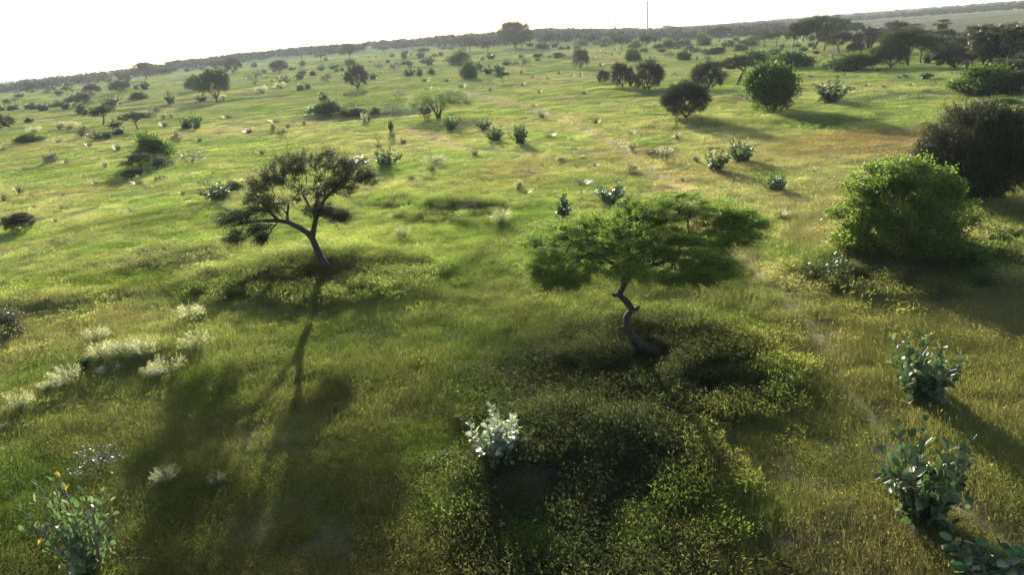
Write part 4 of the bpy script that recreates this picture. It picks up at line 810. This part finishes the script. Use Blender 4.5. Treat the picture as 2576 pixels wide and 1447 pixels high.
# the acacia on the right meadow that leans right and forks back to the left
def hero_fork():
    q = Pic(1855, 214); rng = np.random.default_rng(19)
    T = [([q(1855, 216) - [0, 0, .3], q(1856, 211), q(1862, 196), q(1868, 184), q(1871, 180)], None), ([q(1864, 173), q(1852, 168, -.2), q(1838, 168, -.2), q(1826, 171, 0)], 4), ([q(1876, 175), q(1874, 165), q(1866, 158, .3), q(1854, 152, .4)], 4), ([q(1851, 160, .3), q(1840, 158, .4)], 6)]
    r = [.30, .27, .24, .21, .20] + [.17, .14, .10, .07] + [.13, .11, .09, .06] + [.09, .06]
    B = [((1830, 158, 0), (1.5, 1.6, .6)), ((1850, 150, .4), (1.7, 1.8, .6)), ((1872, 150, .5), (1.4, 1.6, .6)), ((1888, 160, .2), (1.0, 1.3, .6)), ((1840, 168, -.3), (1.2, 1.2, .4)), ((1818, 163, 0), (.8, 1, .4)), ((1860, 163, -.4), (1.0, 1.2, .4))]
    pts = np.concatenate([ell(rng, 34, q(*c), rr, .5, -.7) for c, rr in B])
    A, par, isT = grow(T, pts, rng, .25, .5, .08, .06, first=4); rd, c, kids = radii(par, isT, .011, r)
    mb = MB(); limbs(mb, A, par, rd, c, .006, 8); mt = mb.mesh('trunk', MAT['bark'], True)
    P = A[np.nonzero(~isT & (c <= 3))[0]]; P = np.repeat(P, 7, 0); D = unit(P - q(1855, 170)) * [1, 1, .6] + rng.normal(0, .45, P.shape); P = P + rng.normal(0, .15, P.shape)
    mb = MB(); sprays(mb, P, D, rng, 18, .5, .16, .06, .2, .6); mc = mb.mesh('crown', MAT['olive'])
    return tag(own([('trunk', mt), ('crown', mc)], q, 'acacia_tree'), 'slanting acacia with a thick forked bare trunk on the right meadow', 'tree', 'scattered acacia trees')
hero_fork()
def hero_bush():
    q = Pic(2285, 650); rng = np.random.default_rng(14)
    B = [((2270, 490, 1.6), (1.6, 1.5, 1.0)), ((2195, 525, 1.4), (1.2, 1.4, .8)), ((2350, 515, 1.3), (1.0, 1.3, .8)), ((2180, 570, .8), (1.3, 1.3, .9)), ((2280, 560, .3), (1.6, 1.4, 1.1)), ((2370, 570, .6), (1.0, 1.3, 1.1)), ((2170, 610, .3), (1.0, 1.0, .5)), ((2300, 620, -.3), (1.5, 1.0, .6)), ((2390, 630, .2), (1.0, 1.0, .6)), ((2440, 640, .2), (.9, .8, .35)), ((2262, 432, 1.8), (1.1, 1.0, .55)), ((2325, 462, 1.5), (1.1, 1.0, .55)), ((2210, 470, 1.5), (1.0, 1.0, .5)), ((2385, 480, 1.2), (.4, .5, .4))]
    pts = np.concatenate([ell(rng, 60, q(*c), rr, .42, -.9) for c, rr in B] + [ell(rng, 12, q(*c), np.array(rr) * 1.4, .1, -.2) for c, rr in B]); pts[:, 2] = np.maximum(pts[:, 2], .08)
    T = []; tr = []
    for i in range(6):
        a = i * 1.047; d = np.array([math.cos(a), math.sin(a), 0]); o = np.array([.2, .8, 0]); T.append(([o + d * .3 + [0, 0, -.2], o + d * .7 + [0, 0, .6], o + d * 1.1 + [0, 0, 1.4]], None)); tr += [.09, .07, .05]
    A, par, isT = grow(T, pts, rng, .25, .4, .07, .08); rd, c, kids = radii(par, isT, .008, tr)
    mb = MB(); limbs(mb, A, par, rd, c, .004, 6); mt = mb.mesh('branches', MAT['palestem'], True)
    P = A[np.nonzero(~isT & (c <= 3))[0]]; P = P[gaps(P, 1.9, .27)]; out = unit(P - np.array([.2, .8, .8])) * .8; mb = MB(); clumps(mb, P, rng, 80, .18, .115, .075, .4, out=out); mc = mb.mesh('foliage', MAT['shrub'])
    return tag(own([('branches', mt), ('foliage', mc)], q, 'green_shrub'), 'huge rounded leafy green bush near the twin dark thorn tree', 'bush')
b = hero_bush(); b['label'] = 'largest leafy green bush, in front of the huge black-green thorn tree'
x, y, z, w, h = at(2452, 512, 232, 198, .3)
tag(put(roundtree(77, 2, wide=1.1, low=-1.0, n=1000), x, y, z, w, h * 1.25, 'thorn_tree', sink=.85), 'huge black-green round thorn tree behind the largest leafy bush', 'tree')
x, y, z, w, h = at(1103, 300, 160, 76, .15)
tag(put(wispy(40), x, y, z, w, h, 'acacia_tree', 0.0), 'low spreading acacia with wispy drooping bright green boughs', 'tree')

# near milkweed shrubs, each grown on its own
for px, py, wpx, hpx, seed, kw, lab in [
    (1262, 1172, 150, 158, 51, dict(stems=12, pairs=9, leaf=.21, bare=.4, mat='milkpale'), 'silvery-white leaved milkweed shrub standing alone in the shaded middle'),
    (240, 1452, 170, 262, 52, dict(stems=12, pairs=8, leaf=.21, bare=.1, h=2.2, spread=1.05, mat='milkyellow'), 'tall open milkweed shrub with yellow leaves and bare pale twigs at the lower left'),
    (2318, 1018, 165, 172, 53, dict(stems=12, pairs=7, leaf=.26, bare=.25, spread=.9), 'dark milkweed shrub in two tiers with bare stems showing between'),
    (2315, 1335, 205, 240, 54, dict(stems=13, pairs=8, leaf=.26, bare=.15, h=2.1, spread=1.0), 'big open dark milkweed shrub standing on the sandy track'),
    (2520, 1500, 210, 130, 55, dict(stems=9, pairs=8, leaf=.26, bare=.2), 'pale milkweed shrub cut off by the lower right corner'),
    (2097, 712, 125, 84, 56, dict(stems=12, pairs=9, leaf=.24, bare=.2, h=1.4, spread=.95), 'wide low milkweed shrub in front of the largest leafy bush'),
    (1420, 556, 54, 78, 57, dict(stems=6, pairs=11, leaf=.24, bare=.1, spread=.4), 'narrow upright milkweed shrub behind the umbrella acacia, with white edges'),
    (1538, 512, 100, 56, 58, dict(stems=9, pairs=10, leaf=.24, bare=.15, spread=.9, h=1.5, mat='milkyellow'), 'milkweed shrub with yellow lower leaves just behind the umbrella acacia')]:
    x, y, z, w, h = at(px, py, wpx * .84, hpx * .84, .25)
    tag(put(milkweed(seed, **kw), x, y, z, w, h, 'milkweed_shrub', .3 * seed), lab, 'shrub', 'milkweed shrubs')

# pools of meshes for everything else
POOL = {
    'acacia': [[acacia(s, l, .3 * (s % 3 - 1), .3 - .03 * (s % 2), 'olive', 3 + s % 3) for s in range(100, 104)] for l in (0, 1)],
    'round': [[roundtree(s, l, wide=1 + .1 * (s % 2)) for s in range(120, 123)] for l in (0, 1)],
    'rgrey': [[roundtree(s, l, 'grey') for s in range(124, 126)] for l in (0, 1)],
    'bush': [[shrub(s, l) for s in range(130, 133)] for l in (0, 1)],
    'grey': [[shrub(s, l, 'grey', .9, True) for s in range(134, 136)] for l in (0, 1)],
    'calo': [[milkweed(s, 8 + s % 3, leaf=(.36, .25)[l], pairs=(4, 8)[l], tubes=l > 0, bare=.15, lod=l, h=1.6, spread=.95) for s in range(140, 144)] for l in (0, 1)],
    'tuft': [[tuft(s, (130, 230)[l], .9, (.05, .018)[l], lod=l) for s in range(150, 153)] for l in (0, 1)],
    'white': [[tuft(s, (110, 220)[l], .9, (.04, .015)[l], True, l) for s in range(155, 158)] for l in (0, 1)],
    'broad': [[roundtree(180, 1, 'olive', 4, 1.25, -.6)]] * 2,
    'bare': [[baresh(s) for s in range(160, 162)]] * 2, 'dead': [[baresh(s, 1, False) for s in range(163, 165)]] * 2, 'btree': [[baretree(166)]] * 2,
    'palm': [[palm(s, 1 + s % 3) for s in range(170, 174)]] * 2, 'palmlow': [[palm(s, 3, 2.6, False) for s in range(175, 177)]] * 2,
}
POOL['bush'].append([shrub(138, 2), shrub(139, 2)]); POOL['round'].append([roundtree(127, 2), roundtree(128, 2)]); POOL['acacia'].append([acacia(108, 2, .5, mat='olive'), acacia(109, 2, -.4, mat='olive')]); POOL['white'].append([tuft(s, 420, .9, .009, True, 1) for s in (158, 159)]); POOL['calo'].append([milkweed(s, 10, leaf=.23, pairs=9, bare=.2, spread=.9) for s in (146, 147, 148)])
INFO = {'broad': ('broad_tree', 'tree', 'broad dark tree', None, .1), 'acacia': ('acacia_tree', 'tree', 'flat-topped acacia', 'scattered acacia trees', .1), 'round': ('thorn_tree', 'tree', 'dark thorn tree', 'round thorn trees', .2), 'rgrey': ('thorn_tree', 'tree', 'greyish round thorn tree', 'round thorn trees', .2),
        'bush': ('green_shrub', 'bush', 'leafy green bush', 'green bushes', .3), 'grey': ('grey_shrub', 'bush', 'thin grey bush', 'grey bushes', .3), 'calo': ('milkweed_shrub', 'shrub', 'silvery milkweed', 'milkweed shrubs', .3), 'tuft': ('grass_tuft', 'grass tuft', 'dark grass tuft', 'grass tufts', .3),
        'white': ('plume_grass', 'grass tuft', 'plumed grass clump', 'plumed grass clumps', .3), 'bare': ('twiggy_shrub', 'bush', 'twiggy shrub', 'twiggy shrubs', .2), 'dead': ('dead_shrub', 'bush', 'leafless dark shrub', 'twiggy shrubs', .2), 'btree': ('bare_tree', 'tree', 'almost leafless small tree', None, .1),
        'palm': ('fan_palm', 'palm', 'fan palm', 'palms of the grove', .1), 'palmlow': ('fan_palm', 'palm', 'low fan palm', 'palms of the grove', .1)}
# tile offsets of the survey below: columns every 644.4 px, rows 0, 362.4, 724.7, 1085; units of 1/3.993 px.  kind, foot x, foot y, width, height [, label]
TILE = {}
exec(SURVEY)
LAND = [(902, 200, 'the round tree on the bank'), (1103, 265, 'the wispy low acacia'), (1295, 95, 'the tallest skyline tree'), (540, 230, 'the bushy ditch tree'), (365, 185, 'the wide skyline acacia'), (883, 140, 'the two-lobed umbrella acacia'), (703, 172, 'the dense round tree'),
        (1600, 200, 'the pair of round trees'), (1728, 260, 'the trackside round tree'), (1858, 180, 'the forked acacia'), (1948, 240, 'the tall leafy bush'), (385, 375, 'the dark double bush'), (263, 290, 'the small leaning acacia'), (745, 500, 'the dark olive acacia'), (1610, 620, 'the umbrella acacia'),
        (2260, 520, 'the largest leafy bush'), (2480, 130, 'the palm thicket'), (1180, 180, 'the upright green tree'), (1460, 155, 'the sparse grey tree'), (330, 900, 'the plume grass bank'), (1825, 90, 'the flat scrub acacia'), (2055, 90, 'the massive acacia'), (2090, 165, 'the almost leafless tree'), (2280, 120, 'the bent grove tree'), (1620, 115, 'the small scrub tree'), (20, 350, 'the left edge acacia')]
DONE = []
def place(kind, px, py, wpx, hpx, label=None):
    nm, cat, ph, grp, wide = INFO[kind]; x, y, z, w, h = at(px, py, wpx, hpx, wide)
    big = max(wpx, hpx) * S; pool = POOL[kind]; lod = 2 if (big > 42 and len(pool) > 2) else (1 if big > 13 else 0); pr = pool[lod][int(RNG.integers(0, len(pool[lod])))]
    rot = None
    sk = {'bush': .13, 'round': .05, 'rgrey': .08, 'grey': .08}.get(kind, 0) * h
    o = put(pr, x, y, z, w, h + sk, nm, rot, sink=sk); tag(o, label, cat, grp); DONE.append((o, kind, px, py - hpx / 2, hpx, label, wpx))
for (c, r), rows in TILE.items():
    ox, oy = 644.4 * c - (.6 if c == 3 else 0), (0, 362.4, 724.7, 1085)[r]
    for line in rows.strip().split('\n'):
        for ent in line.split(';'):
            if not ent.strip(): continue
            lab = None
            if '|' in ent: ent, lab = ent.split('|'); lab = lab.strip()
            f = ent.split(); kd = f[0]; a = list(map(float, f[1:5]))
            place(kd, ox + a[0] / 3.993, oy + a[1] / 3.993, a[2] / 3.993, a[3] / 3.993 * (1.15 if kd == 'white' else 1), lab)
# labels for the rest: what it is, where it stands by the nearest landmark, and which of its like it is
def rel(px, py, lx, ly):
    dx, dy = px - lx, (py - ly) * 1.6
    return ('right of' if dx > 0 else 'left of') if abs(dx) > abs(dy) else ('in front of' if dy > 0 else 'beyond')
by = {}
for it in DONE:
    o, kind, px, py, hp, lab, wp = it
    if lab: continue
    lx, ly, ln = min(LAND, key=lambda l: math.hypot(l[0] - px, (l[1] - py) * 2)); by.setdefault((INFO[kind][2], rel(px, py, lx, ly), ln), []).append(it)
ORD = ['', 'second', 'third', 'fourth', 'fifth', 'sixth', 'seventh', 'eighth', 'ninth', 'tenth', 'eleventh', 'twelfth', 'thirteenth', 'fourteenth']
for (ph, rl, ln), items in by.items():
    items.sort(key=lambda t: t[2]); n = len(items)
    for i, (o, *_r) in enumerate(items):
        if n == 1: o['label'] = f'{ph} standing {rl} {ln}'
        elif n == 2: o['label'] = f'{ph} {rl} {ln}, ' + ('the more left one' if i == 0 else 'the more right one')
        else: o['label'] = f'{ph} {rl} {ln}, ' + ('leftmost one' if i == 0 else 'rightmost one' if i == n - 1 else f'{ORD[i]} from the left')

# two thin lattice masts on the far ridge
def mast(px, py, top, label):
    D = 1000.; d = ray(px, py); x, y = d[0] / math.hypot(d[0], d[1]) * D, d[1] / math.hypot(d[0], d[1]) * D; z = float(height(x, y)); dt = ray(px, top); hh = H + D * dt[2] / math.hypot(dt[0], dt[1]) - z; w = .85
    mb = MB(); C = [(w, 0), (-w * .5, w * .87), (-w * .5, -w * .87)]
    for cx, cy in C: tube(mb, [(cx, cy, -1), (cx * .8, cy * .8, hh)], .62, 5)
    k = int(hh / 1.6)
    for i in range(k):
        for j in range(3): a, b = C[j], C[(j + 1) % 3]; tube(mb, [(a[0] * .9, a[1] * .9, i * 1.6), (b[0] * .9, b[1] * .9, i * 1.6 + 1.6)], .14, 3, cap=False)
    m = bpy.data.materials.new('mast_paint'); m.use_nodes = True; m.node_tree.nodes['Principled BSDF'].inputs['Base Color'].default_value = (.24, .20, .20, 1); m.node_tree.nodes['Principled BSDF'].inputs['Roughness'].default_value = .6
    e = bpy.data.objects.new('radio_mast', None); COL.objects.link(e); e.location = (x, y, z); link('lattice', mb.mesh('lattice', m), e)
    mb = MB(); tube(mb, [(0, 0, hh - .2), (0, 0, hh + 1.6)], .12, 5); tube(mb, [(.5, 0, hh - 3), (1.1, 0, hh - 3), (1.4, 0, hh - 3)], [.5, .7, .7], 10); link('antenna', mb.mesh('antenna', m), e)
    tag(e, label, 'mast')
mast(1629, 60, 1.5, 'taller thin radio mast rising above the far wooded ridge'); mast(1547, 66, 40, 'shorter thin mast above the ridge, beside the taller one')

# ------------------------------------------------------------------ air, sky, sun
SUN_AZ, SUN_EL = math.radians(-8.0), math.radians(13.0)
w = bpy.data.worlds.new('World'); SC.world = w; w.use_nodes = True; nt = w.node_tree; bg = nt.nodes['Background']
sky = nt.nodes.new('ShaderNodeTexSky'); sky.sky_type = 'NISHITA'; sky.sun_disc = False; sky.sun_elevation = SUN_EL; sky.sun_rotation = SUN_AZ; sky.air_density = 1.0; sky.dust_density = 2.2; sky.ozone_density = 1.0
nt.links.new(sky.outputs[0], bg.inputs[0]); bg.inputs[1].default_value = 0.10
sd = bpy.data.lights.new('sun', 'SUN'); sd.energy = 5.0; sd.angle = math.radians(.55); sd.color = (1, .955, .87); so = bpy.data.objects.new('sun', sd); COL.objects.link(so)
dirv = Vector((math.sin(SUN_AZ) * math.cos(SUN_EL), math.cos(SUN_AZ) * math.cos(SUN_EL), math.sin(SUN_EL))); so.rotation_euler = dirv.to_track_quat('Z', 'Y').to_euler(); so.location = (0, 0, 60)
HAZE = True
if HAZE:
    mb = MB(); a, t0, t1 = 7300., -6.0, 78.
    mb.add([(-a, -a, t0), (a, -a, t0), (a, a, t0), (-a, a, t0), (-a, -a, t1), (a, -a, t1), (a, a, t1), (-a, a, t1)], [(3, 2, 1, 0), (4, 5, 6, 7), (0, 1, 5, 4), (1, 2, 6, 5), (2, 3, 7, 6), (3, 0, 4, 7)])
    m = bpy.data.materials.new('haze'); m.use_nodes = True; m.node_tree.nodes.clear(); o = m.node_tree.nodes.new('ShaderNodeOutputMaterial'); v = m.node_tree.nodes.new('ShaderNodeVolumePrincipled')
    v.inputs['Color'].default_value = (.80, .88, 1, 1); v.inputs['Density'].default_value = .00006; v.inputs['Anisotropy'].default_value = .35; m.node_tree.links.new(v.outputs[0], o.inputs['Volume'])
    tag(link('haze', mb.mesh('haze', m)), 'pale bluish air over the whole plain', None, None, 'stuff')
SC.view_settings.view_transform = 'Standard'; SC.view_settings.look = 'None'; SC.view_settings.exposure = 1.9; SC.view_settings.gamma = 1
SC.render.engine = 'CYCLES'; SC.cycles.max_bounces = 6; SC.cycles.transparent_max_bounces = 4; SC.cycles.volume_bounces = 1; SC.cycles.diffuse_bounces = 3; SC.cycles.transmission_bounces = 4; SC.cycles.use_denoising = True; SC.cycles.use_adaptive_sampling = False
SC.cycles.caustics_reflective = False; SC.cycles.caustics_refractive = False; SC.cycles.sample_clamp_indirect = 6
